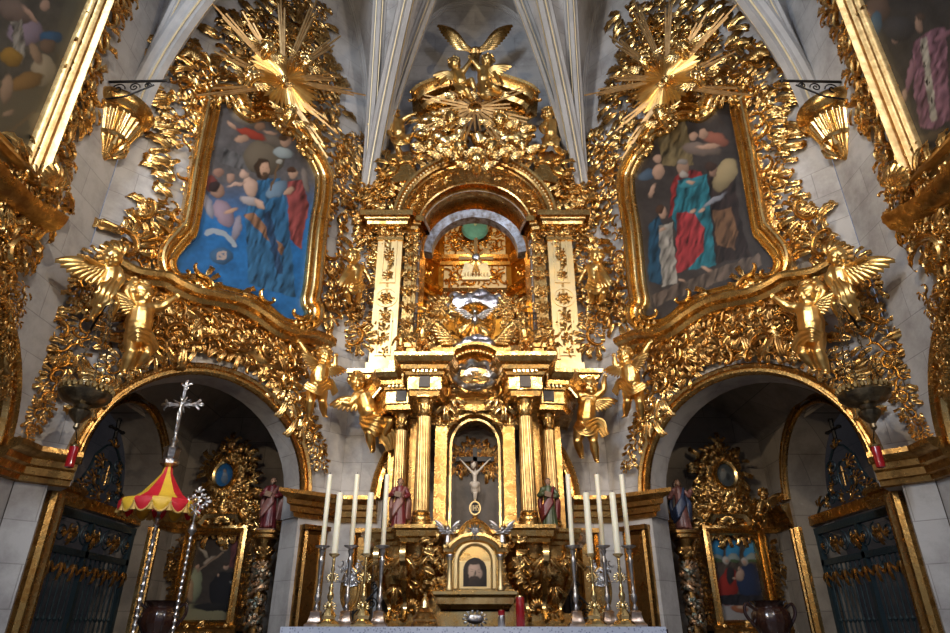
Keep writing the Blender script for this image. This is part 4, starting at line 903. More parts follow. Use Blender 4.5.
# --- columns and pilasters of the tabernacle
for m in(-1,1):
    column(m*.635,7.68,.088,2.10,3.68); column(m*.985,8.28,.085,2.10,3.68); column(m*.86,8.55,.08,2.10,3.68,mt=GOLD3)
    mb=MB(); bx(mb,m*.44-.075,m*.44+.075,Y(8.05),Y(8.6),2.10,3.46); bx(mb,m*.44-.10,m*.44+.10,Y(8.02),Y(8.6),2.10,2.22); bx(mb,m*.44-.1,m*.44+.1,Y(8.02),Y(8.6),3.44,3.50); bx(mb,m*.44-.04,m*.44+.04,Y(8.035),Y(8.1),2.3,3.36); MA.part('pilaster',mb,GOLD,sharp=20)
    mb=MB(); put(mb,'tuft',m*.44,3.40,PI/2,.2,False,1.12); put(mb,'tuft',m*.44-.04,3.42,PI/2+.4,.2,False,1.10); put(mb,'tuft',m*.44+.04,3.42,PI/2-.4,.2,False,1.10)
    for x in(-.05,.05): put(mb,'c',m*.44+x,3.62,PI/2,.13,x>0,1.14)
    MA.part('pilaster_capital',mb,GOLD)
    mb=MB(); bx(mb,m*.76-.12,m*.76+.12,Y(8.45),Y(8.8),2.10,3.68); bx(mb,m*1.13-.07,m*1.13+.07,Y(8.7),Y(9.1),2.1,3.68); MA.part('back_pier',mb,GOLD3,sharp=20)
# niche with the crucifix
mb=MB(); nv=[(-.36,2.10),(-.36,3.23)]+arc(0,3.23,.36,180,0,18)[1:-1]+[(.36,3.23),(.36,2.10)]
outer=[(-.52,2.1)]+nv+[(.52,2.1),(.52,3.75),(-.52,3.75)]; vs=np.array([(a,Y(8.2),b) for a,b in outer]); T=np.array(tessellate_polygon([[Vector((a,b,0)) for a,b in outer]])); n_=np.cross(vs[T[:,1]]-vs[T[:,0]],vs[T[:,2]]-vs[T[:,0]])[:,1]; T[n_>0]=T[n_>0][:,::-1]; mb.add(vs,T)
v,f=grid([[(a,Y(8.2),b),(a,Y(8.75),b)] for a,b in nv]); mb.add(v,f); MA.part('niche_front',mb,GOLD,sharp=25)
mb=MB(); sweep(mb,[(a,b) for a,b in nv],[(.0,.93),(0,.97),(.02,1.0),(.05,1.0),(.07,.96),(.07,.93)],mode='wall'); sweep(mb,[(a*.84,2.1+(b-2.1)*.97) for a,b in nv],[(0,.86),(0,.93),(.03,.93),(.03,.86)],mode='wall'); MA.part('niche_moulding',mb,GOLD2,sharp=25)
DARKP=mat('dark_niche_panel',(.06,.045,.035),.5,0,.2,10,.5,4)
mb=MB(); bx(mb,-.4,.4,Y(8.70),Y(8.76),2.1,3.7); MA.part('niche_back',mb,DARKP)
for m in(-1,1):
    mb=MB(); fill(mb,[(m*.02,3.42),(m*.30,3.22),(m*.31,2.92),(m*.10,2.95),(m*.02,3.1)],.13,60+m,.44,.04,dens=1.3)
    MA.part('niche_relief',mb,GOLD3)
# --- entablature and cornice
ENT=[(-1.34,9.1),(-1.32,8.5),(-1.16,8.12),(-.84,8.08),(-.80,7.56),(-.47,7.56),(-.40,8.0),(-.37,8.02)]
EP=[(0,3.66),(-.02,3.66),(-.03,3.72),(-.05,3.74),(-.05,3.90),(-.08,3.92),(-.09,3.96),(-.14,3.98),(-.15,4.03),(-.20,4.06),(-.24,4.12),(-.24,4.17),(0,4.19)]
for m in(-1,1):
    P=[(m*x,Y(y)) for x,y in ENT]; mb=MB(); sweep(mb,P if m>0 else P[::-1],EP,mode='plan')
    slab(mb,P+[(-m*.37,Y(9.1))],3.68,4.18); MA.part('entablature',mb,GOLD,sharp=25)
    mb=MB(); bx(mb,m*.635-.07,m*.635+.07,Y(7.48),Y(7.6),3.76,3.90); bx(mb,m*.985-.07,m*.985+.07,Y(8.02),Y(8.14),3.76,3.90); MA.part('frieze_block',mb,DARKP,label='dark inset blocks of the frieze')
    mb=MB()
    for (xa,ya),(xb,yb) in zip(ENT[1:-1],ENT[2:]):
        l=math.hypot(xb-xa,yb-ya); n=max(2,int(l/.05))
        for i in range(n):
            t=(i+.5)/n; dx,dy=(xb-xa)/l,(yb-ya)/l; box(mb,(m*(xa+(xb-xa)*t+dy*.12),Y(ya+(yb-ya)*t)-abs(dx)*.12,3.955),(.026,.03,.03))
    MA.part('dentils',mb,GOLD2)
mb=MB(); sweep(mb,arc(0,4.00,.37,180,0,24),[(0,1.0),(0,1.2),(.03,1.26),(.06,1.28),(.10,1.36),(.14,1.36),(.15,1.0)],mode='wall'); bx(mb,-.42,.42,Y(8.05),Y(9.1),3.64,4.3); MA.part('central_pediment',mb,GOLD,sharp=25)
mb=MB()
for i in range(26):
    a=PI*(i+.5)/26; box(mb,(.40*math.cos(a),-1.29,4.0+.40*math.sin(a)),(.022,.03,.03),ry=-a)
MA.part('dentils',mb,GOLD2)
mb=MB()
for m in(-1,1):
    put(mb,'C',m*.34,3.86,-PI/2 if m>0 else PI/2,.30,m>0,1.22); put(mb,'tuft',m*.38,3.70,-PI/2,.24,False,1.2); put(mb,'tuft',m*.30,3.78,PI+.5 if m>0 else -.5,.2,False,1.22)
sweep(mb,[(-.34,3.72),(-.2,3.76),(0,3.78),(.2,3.76),(.34,3.72)],[(0,1.05),(0,1.2),(.05,1.26),(.08,1.2),(.08,1.05)]); put(mb,'shell',0,3.62,PI*0,.16,False,1.05); MA.part('arch_ornament',mb,GOLD2)
# attic above the cornice up to the balcony
mb=MB(); bx(mb,-1.2,1.2,Y(8.5),Y(9.1),4.18,4.55); bx(mb,-.62,.62,Y(8.15),Y(8.6),4.18,4.62)
for m in(-1,1): bx(mb,m*.80-.14,m*.80+.14,Y(7.95),Y(8.5),4.18,4.50); bx(mb,m*.80-.17,m*.80+.17,Y(7.92),Y(8.5),4.50,4.56); bx(mb,m*1.12-.1,m*1.12+.1,Y(8.3),Y(8.7),4.18,4.46)
MA.part('attic',mb,GOLD,sharp=20)
# --- upper stage: wide base slab, pale pilasters, capitals, arch
for m in(-1,1):
    pts=[(m*1.78,0),(m*1.78,-.42),(m*1.12,-.42),(m*1.05,-.25),(m*.95,-.2),(m*.95,0)]
    mb=MB(); sweep(mb,pts if m<0 else pts[::-1],[(0,4.30),(-.03,4.32),(-.04,4.38),(-.09,4.40),(-.09,4.46),(0,4.47)],mode='plan'); slab(mb,pts,4.31,4.465); MA.part('upper_ledge',mb,GOLD,sharp=25)
    x0,x1=m*1.60,m*1.20; xc=m*1.40
    mb=MB(); bx(mb,xc-.235,xc+.235,-.36,0,4.46,4.62); bx(mb,xc-.20,xc+.20,-.32,0,4.62,6.98)
    for za,zb in((4.74,5.48),(6.0,6.86)): sweep(mb,[(xc-.12,za),(xc+.12,za),(xc+.12,zb),(xc-.12,zb)],[(0,.32),(0,.345),(.03,.345),(.03,.32)],closed=True)
    for za in(5.52,5.96): sweep(mb,arc(xc,5.74,.15,90 if za>5.7 else 270,-90 if za>5.7 else 90,20)+[],[(0,.32),(0,.34),(.025,.34),(.025,.32)])
    c=MA.part('pale_pilaster',mb,GOLDP,sharp=20,label='pale gold panelled pilaster')
    mb=MB(); r=random.Random(7)
    for za,zb in((4.80,5.42),(6.06,6.80)):
        z=za
        while z<zb: put(mb,r.choice(['C','tuft','S','leafl','leafr']),xc+r.uniform(-.03,.03),z,PI/2+r.uniform(-1,1),.17,r.random()<.5,.34); z+=.085
        put(mb,'tuft',xc,zb,PI/2,.15,False,.35)
    put(mb,'rose',xc,5.74,0,.17,False,.34); put(mb,'C',xc,5.74,0,.2,False,.35); put(mb,'C',xc,5.70,PI,.2,False,.35); bx(mb,xc-.02,xc+.02,-.325,-.30,4.78,6.85); MA.part('panel_relief',mb,GOLD,c)
    mb=MB(); bx(mb,xc-.22,xc+.22,-.36,0,6.80,6.86); 
    for i in range(5): put(mb,'tuft',xc-.16+.08*i,6.88,PI/2,.17,False,.36)
    for s in(-1,1): put(mb,'C',xc+s*.17,6.98,PI/2,.2,s>0,.42)
    bx(mb,xc-.2,xc+.2,-.34,0,6.9,7.06); MA.part('pilaster_capital',mb,GOLD)
    pts=[(m*1.74,0),(m*1.74,-.44),(m*1.14,-.44),(m*1.10,-.30),(m*.98,-.28),(m*.93,-.05),(m*.93,0)]
    mb=MB(); pr=[(0,7.03),(-.03,7.04),(-.04,7.09),(-.08,7.12),(-.10,7.20),(-.15,7.24),(-.15,7.14),(0,7.31)]; sweep(mb,pts if m<0 else pts[::-1],pr,mode='plan'); slab(mb,pts,7.03,7.145); MA.part('impost_cornice',mb,GOLD,sharp=25)
    # inner ornamented jamb
    mb=MB(); bx(mb,m*1.06-.10,m*1.06+.10,-.2,0,4.46,7.2); MA.part('jamb',mb,GOLD,sharp=20)
    mb=MB(); band(mb,[(m*1.06,4.7),(m*1.06,7.1)],.24,.24,70+m,.2); bx(mb,m*1.06-.03,m*1.06+.03,-.23,-.19,4.6,7.1); MA.part('jamb_relief',mb,GOLD)
    # flanking rocaille ears between pilaster and the diagonal frames
    mb=MB(); rs=71+m; 
    q=lambda L:[((a if m<0 else -a),b) for a,b in L]
    fill(mb,q([CEN.px(*p) for p in((372,178),(398,172),(404,205),(384,232),(372,260),(356,240),(352,200))]),.27,rs,.12,.22,dens=1.5)
    fill(mb,q([CEN.px(*p) for p in((360,250),(376,240),(370,290),(368,345),(352,352),(345,325),(350,295))]),.27,rs+5,.08,.16,dens=1.5)
    for x,y,a,s,k in((392,196,.5,.42,'C'),(376,212,1.5,.42,'C'),(362,338,1.2,.45,'C'),(352,300,1.9,.4,'S'),(362,200,2.4,.42,'C'),(384,222,-1.2,.35,'C')):
        X,Z=CEN.px(x,y,.4); put(mb,k,X if m<0 else -X,Z,a if m<0 else PI-a,s,m>0,.38)
    MA.part('side_rocaille',mb,GOLD)
mb=MB(); ARP=[(a*.84,b) for a,b in [(-.07,-.05),(-.05,.10),(-.03,.16),(0,.17),(.02,.20),(.20,.36),(.22,.40),(.25,.42),(.27,.47),(.31,.49),(.36,.49),(.38,.54),(.43,.55),(.46,.50),(.48,.42),(.48,0)]]
sweep(mb,arc(0,7.14,1.0,180,0,48),ARP,mode='wall'); MA.part('great_arch',mb,GOLD,sharp=28)
mb=MB(); v,f=grid([[(a_,-.04,b_),(a_,.9,b_)] for a_,b_ in [(-.925,4.6)]+arc(0,7.12,.925,180,0,30)+[(.925,4.6)]]); mb.add(v,f); MA.part('reveal_lining',mb,GOLD)
mb=MB()
for i in range(60): a=PI*(i+.5)/60; ball(mb,(1.28*math.cos(a),-.50,7.14+1.28*math.sin(a)),.024,6,(1,1,1))
MA.part('bead_row',mb,GOLDP)
for i in range(14):
    a=PI*(i+.5)/14; mb=MB()
    if 5<i<8: continue
    put(mb,('C','S')[i%2],1.09*math.cos(a),7.14+1.09*math.sin(a),a+PI/2,.20,i%2,.34); put(mb,'tuft',1.09*math.cos(a+.09),7.14+1.09*math.sin(a+.09),a+PI/2,.13,False,.32)
    MA.part('arch_relief',mb,GOLD)
BLUEW=mat('painted_arch_band',(.40,.45,.55),.4,.2,.1,10,.0,9,var2=(.13,.10,.08))
mb=MB(); sweep(mb,arc(0,7.0,.76,180,0,36),[(0,-.55),(0,-.35),(.14,-.30),(.14,-.55)],mode='wall'); MA.part('inner_arch_band',mb,BLUEW,label='pale blue painted band inside the arch')
# --- chamber behind the arch: faceted gilded walls, cream arabesque panels, teal roundel
CREAM=mat('cream_painted_panel',(.62,.56,.42),.4,0,.1,8,.2,3); TEAL=mat('teal_roundel',(.08,.28,.34),.3,0,0,8,.3,6)
DG=mat('deep_gilding',(.72,.42,.09),.3,1,.3,14,vscale=4,var2=(.45,.22,.04))
cam_p=[(-1.75,.9),(-1.75,1.7),(-.80,2.9),(.80,2.9),(1.75,1.7),(1.75,.9)]
mb=MB(); v,f=grid([[(a,b,4.3),(a,b,9.7)] for a,b in cam_p]); mb.add(v,f); mb.add([(-1.75,.9,9.7),(1.75,.9,9.7),(1.75,2.9,9.7),(-1.75,2.9,9.7)],np.array([(0,1,2,3)])); mb.add([(-1.75,0.88,4.45),(1.75,.88,4.45),(1.75,2.9,4.45),(-1.75,2.9,4.45)],np.array([(0,1,2,3)])); MA.part('chamber_wall',mb,DG,sharp=20)
for z,sc in((7.45,1.3),(8.35,.8),(6.3,.8)):
    mb=MB(); sweep(mb,cam_p,[(0*sc,z-.1),(-.06*sc,z-.08),(-.08*sc,z),(-.16*sc,z+.04),(-.20*sc,z+.12),(0,z+.14)],mode='plan'); MA.part('chamber_cornice',mb,GOLD,sharp=25)
for x0,x1,z0,z1 in((-.68,.68,8.52,9.55),(-.68,.68,7.68,8.22)):
    mb=MB(); bx(mb,x0,x1,2.84,2.9,z0,z1); c=MA.part('cream_panel',mb,CREAM,sharp=20); mb=MB(); fill(mb,[(x0+.08,z0+.06),(x1-.08,z0+.06),(x1-.08,z1-.06),(x0+.08,z1-.06)],.30,81,-2.84,.04,dens=.9,kinds='CSscl',edge=False); MA.part('arabesque',mb,GOLD,c)
for m in(-1,1):
    mb=MB(); r=random.Random(5); 
    for i in range(5): column(m*(1.0+.15*i),11.85-.19*i-.15,.06,4.5,7.2,8,GOLD3) if i%2==0 else None
    P=[(m*.85,2.75),(m*1.0,2.6)]
    mb=MB()
    for z in(8.0,8.6,9.1,6.8,5.8): 
        for t in(.2,.5,.8):
            x=m*(.8+.95*t); y=2.9-1.2*t-.05; V=KIT['C'].v[0]@np.array(Matrix.Rotation(-m*.9,3,'Z')).T*.3+np.array((x,y,z)); mb.add(V,KIT['C'].f[0])
    MA.part('chamber_relief',mb,GOLD)
mb=MB(); lathe(mb,[(.28,-.02),(.30,.0),(.26,.05),(0.01,.10)],(0,0,0),28); V=mb.v[-1] if False else None
tmp=MB()
for v_ in mb.v: tmp.v.append(np.stack([v_[:,0],2.6-v_[:,2],9.05+v_[:,1]],-1))
tmp.f=mb.f; tmp.n=mb.n; MA.part('teal_roundel',tmp,TEAL,label='teal painted roundel high in the chamber')
pl_=bpy.data.lights.new('chamber_lamp','POINT'); pl_.energy=75; pl_.color=(1,.72,.36); pl_.shadow_soft_size=.12; plo=bpy.data.objects.new('chamber_lamp',pl_); COL.objects.link(plo); plo.location=(0,9.13+1.15,8.35)
# --- crowning: bowed cornice, glory of clouds, rays and cherub heads
q=CEN.px
for m in(-1,1):
    f_=lambda x,y:(lambda a:(a[0] if m<0 else -a[0],a[1]))(CEN.px(x,y,.6))
    P=smooth([f_(417,103),(f_(424,97)),f_(437,92),f_(450,88),f_(463,86)],6); mb=MB(); pr=[(-.17,.2),(-.17,.55),(-.10,.60),(-.06,.72),(0,.76),(.05,.84),(.10,.86),(.12,.2)]
    sweep(mb,P if m<0 else P[::-1],pr,mode='wall'); put(mb,'c',P[0][0],P[0][1]-.02,PI/2,.34,m>0,.78); MA.part('broken_pediment',mb,GOLD,sharp=35)
    mb=MB(); L=[f_(*p) for p in((421,108),(438,100),(458,96),(460,118),(446,140),(436,152),(424,140),(430,122))]; relief(mb,L,.3); fill(mb,L,.28,90+m,.3,.16,dens=1.5); MA.part('crest_ornament',mb,GOLD)
    # scroll volutes at the arch haunches carrying the trumpeting cherubs
    mb=MB(); X,Z=f_(400,172); 
    for x,y,a,s,k in((396,168,1.0,.6,'C'),(404,160,.4,.5,'S'),(388,178,1.5,.5,'C'),(412,154,.2,.45,'tuft'),(420,150,.0,.45,'C'),(392,160,2.,.4,'tuft'),(384,168,2.2,.4,'C')):
        X,Z=f_(x,y); put(mb,k,X,Z,a if m<0 else PI-a,s,m>0,.5)
    MA.part('haunch_scroll',mb,GOLD)
    mb=MB(); X,Z=f_(402,166); box(mb,(X,-.35,Z+.05),(.42,.36,.62),ry=.25*m); MA.part('haunch_block',mb,GOLD,sharp=20)
mb=MB(); rr=random.Random(4)
for i in range(60):
    a=rr.uniform(0,2*PI); r=rr.uniform(.2,1)**.5; x=1.0*r*math.cos(a); z=9.02+.50*r*math.sin(a)-.12*abs(x)
    ell(mb,(x,-.62-.18*(1-r),z),(rr.uniform(.09,.18),.12,rr.uniform(.08,.13)))
MA.part('cloud_glory',remesh(mb,.022,3),GOLD2,sharp=0)
gz=9.22
for i in range(16):
    a=2*PI*i/16+.1; l=(.95 if i%2 else .62)*(1 if abs(math.cos(a))>.3 else .8); mb=MB()
    for off in(-.03,.03): tube(mb,[(.12*math.cos(a)-off*math.sin(a),-.86,gz+.12*math.sin(a)+off*math.cos(a)),(l*math.cos(a)-off*1.5*math.sin(a),-.84,gz+l*math.sin(a)+off*1.5*math.cos(a))],[.025,.018],4)
    MA.part('ray',mb,MATG)
def cherub(p,R,fc,par=MA,mt=GOLD2,seed=0,wg=.5,parent=None):
    p=np.array(p,float); mb=MB(); head(mb,p,R,fc); capsule(mb,p-np.array((0,0,R*.8)),R*.4,p-np.array((0,-.08,R*1.0)),R*.5); hd=par.part('cherub_head',remesh(mb,R*.1,2),mt,parent,sharp=0); 
    par.part('hair',remesh(hairm(p,R,fc,seed=seed),R*.1,1),mt,hd,sharp=0)
    if wg:
        for s in(-1,1): par.part('wing',wing(p+np.array((s*R*.5,.04,-R*.9)),(s,.3),wg,None,6,1.0,side=s),mt,hd)
for k,(x,y,R,fc,d) in enumerate(((463,94,.13,(-.2,-1,-.5),.85),(489,93,.13,(.2,-1,-.5),.85),(452,118,.15,(-.3,-1,-.4),.85),(500,120,.15,(.3,-1,-.4),.85),(437,125,.13,(-.7,-1,-.3),.72),(514,126,.13,(.7,-1,-.3),.72),(460,148,.15,(-.3,-1,-.6),.85),(492,147,.15,(.3,-1,-.6),.85),(447,152,.12,(-.5,-1,-.5),.8),(506,152,.12,(.5,-1,-.5),.8),(477,161,.15,(0,-1,-.8),.85),(431,145,.11,(-.5,-1,-.3),.75),(522,146,.11,(.5,-1,-.3),.75))):
    cherub(CEN.p3(x,y,d),R,fc,seed=k+20,wg=.24)
for s in(-1,1):
    p=CEN.p3(475.5+s*3,54,.55); MA.part('crowning_wing',wing(p,(s*.85,.9),.72,None,9,.5,side=s),GOLD)
mb=MB(); lathe(mb,[(.02,-.35),(.1,-.3),(.12,-.1),(.08,0),(.12,.08),(.09,.16),(.01,.2)],tuple(CEN.p3(476,56,.55)),14,.08,6); MA.part('crowning_finial',mb,GOLD)
# --- silver and gold glory above the tabernacle
SV=SILVER; CLD=mat('silvered_cloud',(.55,.53,.56),.34,1,.2,14,vscale=5,var2=(.38,.36,.40))
def cloudm(cx,cz,w,h,d,n,seed,puff=.1,v=.016):
    mb=MB(); r=random.Random(seed)
    for i in range(n):
        a=r.uniform(0,2*PI); q_=r.uniform(0,1)**.5; ell(mb,(cx+w*q_*math.cos(a),-d-.06*(1-q_)*1,cz+h*q_*math.sin(a)),(puff*r.uniform(.7,1.3),puff,puff*r.uniform(.5,.9)))
    return remesh(mb,v,2)
x,z=CEN.px(475.5,376,1.3); m_=MB(); P=[(x+.25*math.cos(t)*(1+.06*math.sin(8*t)),-1.32-.03*math.sin(8*t),z+.175*math.sin(t)*(1+.06*math.sin(8*t))) for t in np.linspace(0,2*PI,80)]; tube(m_,P,.045,8)
for i in range(9): a=i*.7; tube(m_,[(x+(.03+.02*i)*math.cos(u+a)*1.2,-1.33+.005*i,z+.05+(.02+.010*i)*math.sin(u+a)) for u in np.linspace(0,2.6,12)],.022,6)
for i in range(6): tube(m_,[(x-.1+.04*i,-1.36,z-.14),(x-.08+.04*i,-1.40,z-.19)],.022,6)
MA.part('silver_medallion',m_,SV)
mb=MB()
for i in range(15): a=PI*i/14; tube(mb,[(x+.05*math.cos(a),-1.34,z-.08+.04*math.sin(a)),(x+.17*math.cos(a),-1.36,z-.08+.10*math.sin(a))],[.012,.01],5)
MA.part('medallion_rays',mb,GOLD2)
x,z=CEN.px(475.5,345,1.1); MA.part('silver_cloud',cloudm(x,z,.22,.14,1.05,26,1,.09),CLD,sharp=0)
x,z=CEN.px(475.5,300,.8); MA.part('silver_cloud',cloudm(x,z,.42,.20,.62,46,2,.13,.02),CLD,sharp=0)
x,z=CEN.px(475.5,321,.95); mb=MB(); G=[]
for i in range(56): a=2*PI*i/56; r=.28*(1+.10*math.sin(i*2.4)); G.append([(x+r*k_*math.cos(a),-.95+.10*k_**2-(.03 if i%2 else 0)*k_,z+r*1.15*k_*math.sin(a)) for k_ in(.05,.3,.7,1.)])
v,f=grid(G,True,False); mb.add(v,f); sweep(mb,[(x+.30*math.cos(t),z+.34*math.sin(t)) for t in np.linspace(0,2*PI,40)[:-1]],[(0,.8),(0,.9),(.04,.94),(.07,.88),(.07,.8)],closed=True); MA.part('dove_glory',mb,GOLD2,sharp=50)
mb=MB(); ell(mb,(x,-1.0,z),(.05,.05,.09)); ell(mb,(x,-1.04,z+.1),(.03,.035,.035)); c=MA.part('dove',remesh(mb,.01,2),SV,sharp=0,label='silver dove')
for s in(-1,1): MA.part('wing',wing((x+s*.03,-1.0,z+.02),(s,.5),.22,None,6,.8,side=s),SV,c)
for s in(-1,1):
    p=CEN.p3(475.5+s*18,345,.95); MA.part('angel_wing',wing(p,(s*.8,.75),.5,None,8,.7,side=s),GOLD)  # gilded angel wings flanking the dove glory
    mb=MB(); X,Z=CEN.px(475.5+s*34,312,.75); fill(mb,[(X-.16,Z-.16),(X+.16,Z-.16),(X+.2,Z+.1),(X,Z+.26),(X-.2,Z+.1)],.17,95+s,.72,.14,kinds='rtlr',dens=1.8); MA.part('flower_bouquet',mb,GOLD)
    mb=MB(); 
    L=[CEN.px(475.5+s*a,b,.8) for a,b in((22,360),(24,348),(50,330),(70,345),(76,362),(50,364))]; relief(mb,L,.75,.06); fill(mb,L,.24,97+s,.75,.12,dens=1.4); MA.part('balcony_rocaille',mb,GOLD)
# monstrance emblem on top
x,z=CEN.px(476.5,258,.7); mb=MB(); 
for i in range(8):
    a=2*PI*i/8+PI/2; l=.36 if i==0 else .27; tube(mb,[(x+.06*math.cos(a),-.7,z+.06*math.sin(a)),(x+l*math.cos(a),-.7,z+l*math.sin(a))],[.022,.034],4)
MA.part('emblem_rays',mb,GOLDP)
mb=MB(); ell(mb,(x,-.73,z),(.065,.03,.065)); MA.part('emblem_disc',mb,SV)
for s in(-1,1): mb=MB(); box(mb,(x+s*.13,-.72,z-.24),(.15,.04,.24),ry=-s*.25); MA.part('tablet',mb,GOLDP,sharp=20,label='pale gold tablet')
mb=MB(); box(mb,(x,-.74,z-.40),(.42,.06,.05))
for i in range(8): lathe(mb,[(.016,0),(.022,.03),(.01,.06),(.018,.09)],(x-.17+.0485*i,-.74,z-.38),8)
MA.part('small_gallery',mb,GOLDP)
# railing
for s in(-1,1):
    mb=MB(); xs=[s*(.56+.045*i) for i in range(9)]; y=-.64; z0,z1=CEN.px(410,331,.64)[1],CEN.px(410,313,.64)[1]
    for X in xs: tube(mb,[(X,y,z0),(X,y,z1)],.006,5)
    tube(mb,[(xs[0],y,z1),(xs[-1],y,z1)],.011,5); tube(mb,[(xs[0],y,z0),(xs[-1],y,z0)],.01,5); tube(mb,[(xs[0],y,z1-.1),(xs[-1],y,z1-.1)],.007,5)
    for i in range(8): tube(mb,[((xs[i]+xs[i+1])/2+.02*math.cos(t),y,z1-.05+.03*math.sin(t)) for t in np.linspace(0,2*PI,9)],.005,4)
    MA.part('railing',mb,BLACK)
# --- small tabernacle with the painted face
TB=Thing('tabernacle',CEN,(0,1.30),'small bright gold tabernacle with a domed top and a painted bearded face on its door','tabernacle',None,False,1.85)
y=-1.85
mb=MB(); bx(mb,-.40,.40,y,-1.5,1.06,1.20); sweep(mb,[(-.36,-1.6),(-.36,y-.02),(.36,y-.02),(.36,-1.6)],[(0,1.20),(.0,1.22),(-.04,1.27),(-.05,1.33),(-.08,1.36),(-.08,1.39),(0,1.39)],mode='plan'); bx(mb,-.37,.37,y,-1.5,1.2,1.39); TB.part('base',mb,GOLD2,sharp=25)
mb=MB(); bx(mb,-.30,.30,y,-1.5,1.39,1.86); TB.part('body',mb,GOLD2,sharp=20)
for m in(-1,1):
    mb=MB(); lathe(mb,[(.04,0),(.04,.03),(.028,.05),(.025,.30),(.035,.32),(.035,.36),(.03,.36)],(m*.27,y-.04,1.40),14); TB.part('colonnette',mb,GOLDP)
    mb=MB(); lathe(mb,[(.028,0),(.034,.02),(.042,.05),(.04,.055)],(m*.27,y-.04,1.70),12); TB.part('colonnette_capital',mb,SV)
    mb=MB(); fill(mb,[(m*.33,1.4),(m*.47,1.42),(m*.42,1.7),(m*.48,1.95),(m*.33,1.9)],.15,110+m,1.8,.05,dens=1.5); TB.part('side_scroll',mb,GOLD)
    p=np.array((m*.30,y+.05,1.98)); mb=MB(); head(mb,p+np.array((0,0,.05)),.035,(m*.3,-1,0)); capsule(mb,p+np.array((0,0,.0)),.03,p-np.array((0,0,.09)),.045); c=TB.part('angel',remesh(mb,.006,1),SV,sharp=0,label='small silver angel'); 
    for s in(-1,1): TB.part('wing',wing(p+np.array((0,.02,.0)),(s*.8,.9),.16,None,5,.7,side=s),SV,c)
mb=MB(); A_=[(-.34,1.76)]+[(a_,1.76+(b_-1.76)*.55) for a_,b_ in arc(0,1.76,.22,180,0,16)]+[(.34,1.76)]; sweep(mb,A_,[(0,1.78),(0,1.90),(.02,1.93),(.05,1.94),(.06,1.98),(.09,1.98),(.09,1.78)]); TB.part('pediment',mb,GOLD2,sharp=25)
mb=MB(); sweep(mb,[(-.17,1.42),(-.17,1.68)]+arc(0,1.68,.17,180,0,16)[1:-1]+[(.17,1.68),(.17,1.42)],[(0,1.84),(0,1.88),(.02,1.90),(.05,1.90),(.06,1.84)]); bx(mb,-.165,.165,y-.02,y,1.42,1.69); dr=TB.part('door',mb,GOLDP,sharp=25)
poly=[(-.125,1.44),(.125,1.44),(.125,1.60)]+arc(0,1.60,.125,0,180,12)[1:-1]+[(-.125,1.60)]
fx,fy=project(CEN,0,1.875,1.58); 
face_sh=[('e',0,8,28,46,0,(.05,.03,.02)),('e',0,-2,17,25,0,(1.1,.72,.50)),('e',0,22,15,16,0,(.09,.05,.03)),('e',0,28,9,12,0,(.07,.04,.03)),('e',-7,-3,4.5,1.8,0,(.04,.02,.02)),('e',7,-3,4.5,1.8,0,(.04,.02,.02)),('e',-7,-8,6,1.5,.15,(.1,.06,.04)),('e',7,-8,6,1.5,-.15,(.1,.06,.04)),('p',[(-1.5,-6),(1.5,-6),(3,8),(-3,8)],(1.25,.85,.6)),('e',0,13,6,1.6,0,(.30,.10,.07)),('e',0,-24,17,6,0,(.06,.035,.02)),('e',-17,5,4,26,.05,(.06,.035,.02)),('e',17,5,4,26,-.05,(.06,.035,.02))]
canvas(TB,CEN,poly,1.875,K(.07,.05,.04),face_sh,(fx,fy+1),.42,.0035,False,'painted_face')
mb=MB(); lathe(mb,[(.21,1.92),(.20,1.96),(.185,2.0),(.15,2.07),(.10,2.12),(.05,2.15),(.02,2.17),(.03,2.19),(.01,2.2)],(0,y+.16,0),72,.06,14); TB.part('dome',mb,GOLD2)
mb=MB(); tube(mb,[(.060*math.cos(t),y+.16,2.275+.072*math.sin(t)) for t in np.linspace(0,2*PI,25)],.009,6,cap=False)
for xx in(-.035,-.015,.012): tube(mb,[(xx,y+.15,2.245),(xx,y+.15,2.305)],.0045,5)
tube(mb,[(-.015,y+.15,2.275),(.012,y+.15,2.275)],.0045,5); tube(mb,smooth([(.042,y+.15,2.30),(.028,y+.15,2.303),(.026,y+.15,2.285),(.040,y+.15,2.268),(.040,y+.15,2.25),(.026,y+.15,2.248)],4),.0045,5); ball(mb,(0,y+.16,2.36),.014,6); TB.part('finial',mb,GOLDP)
mb=MB(); put(mb,'rose',0,1.98,0,.10,False,1.98); 
for i in range(12): a=i*PI/6; tube(mb,[(.03*math.cos(a),y-.12,1.98+.03*math.sin(a)),(.085*math.cos(a),y-.11,1.98+.085*math.sin(a))],[.012,.008],4)
TB.part('silver_star',mb,SV)
mb=MB(); ell(mb,(0,y-.02,1.13),(.09,.02,.05)); 
for i in range(14): a=i*2*PI/14; put(mb,'leaf',.08*math.cos(a),1.13+.045*math.sin(a),a,.05,False,1.87)
TB.part('silver_emblem',mb,SV)
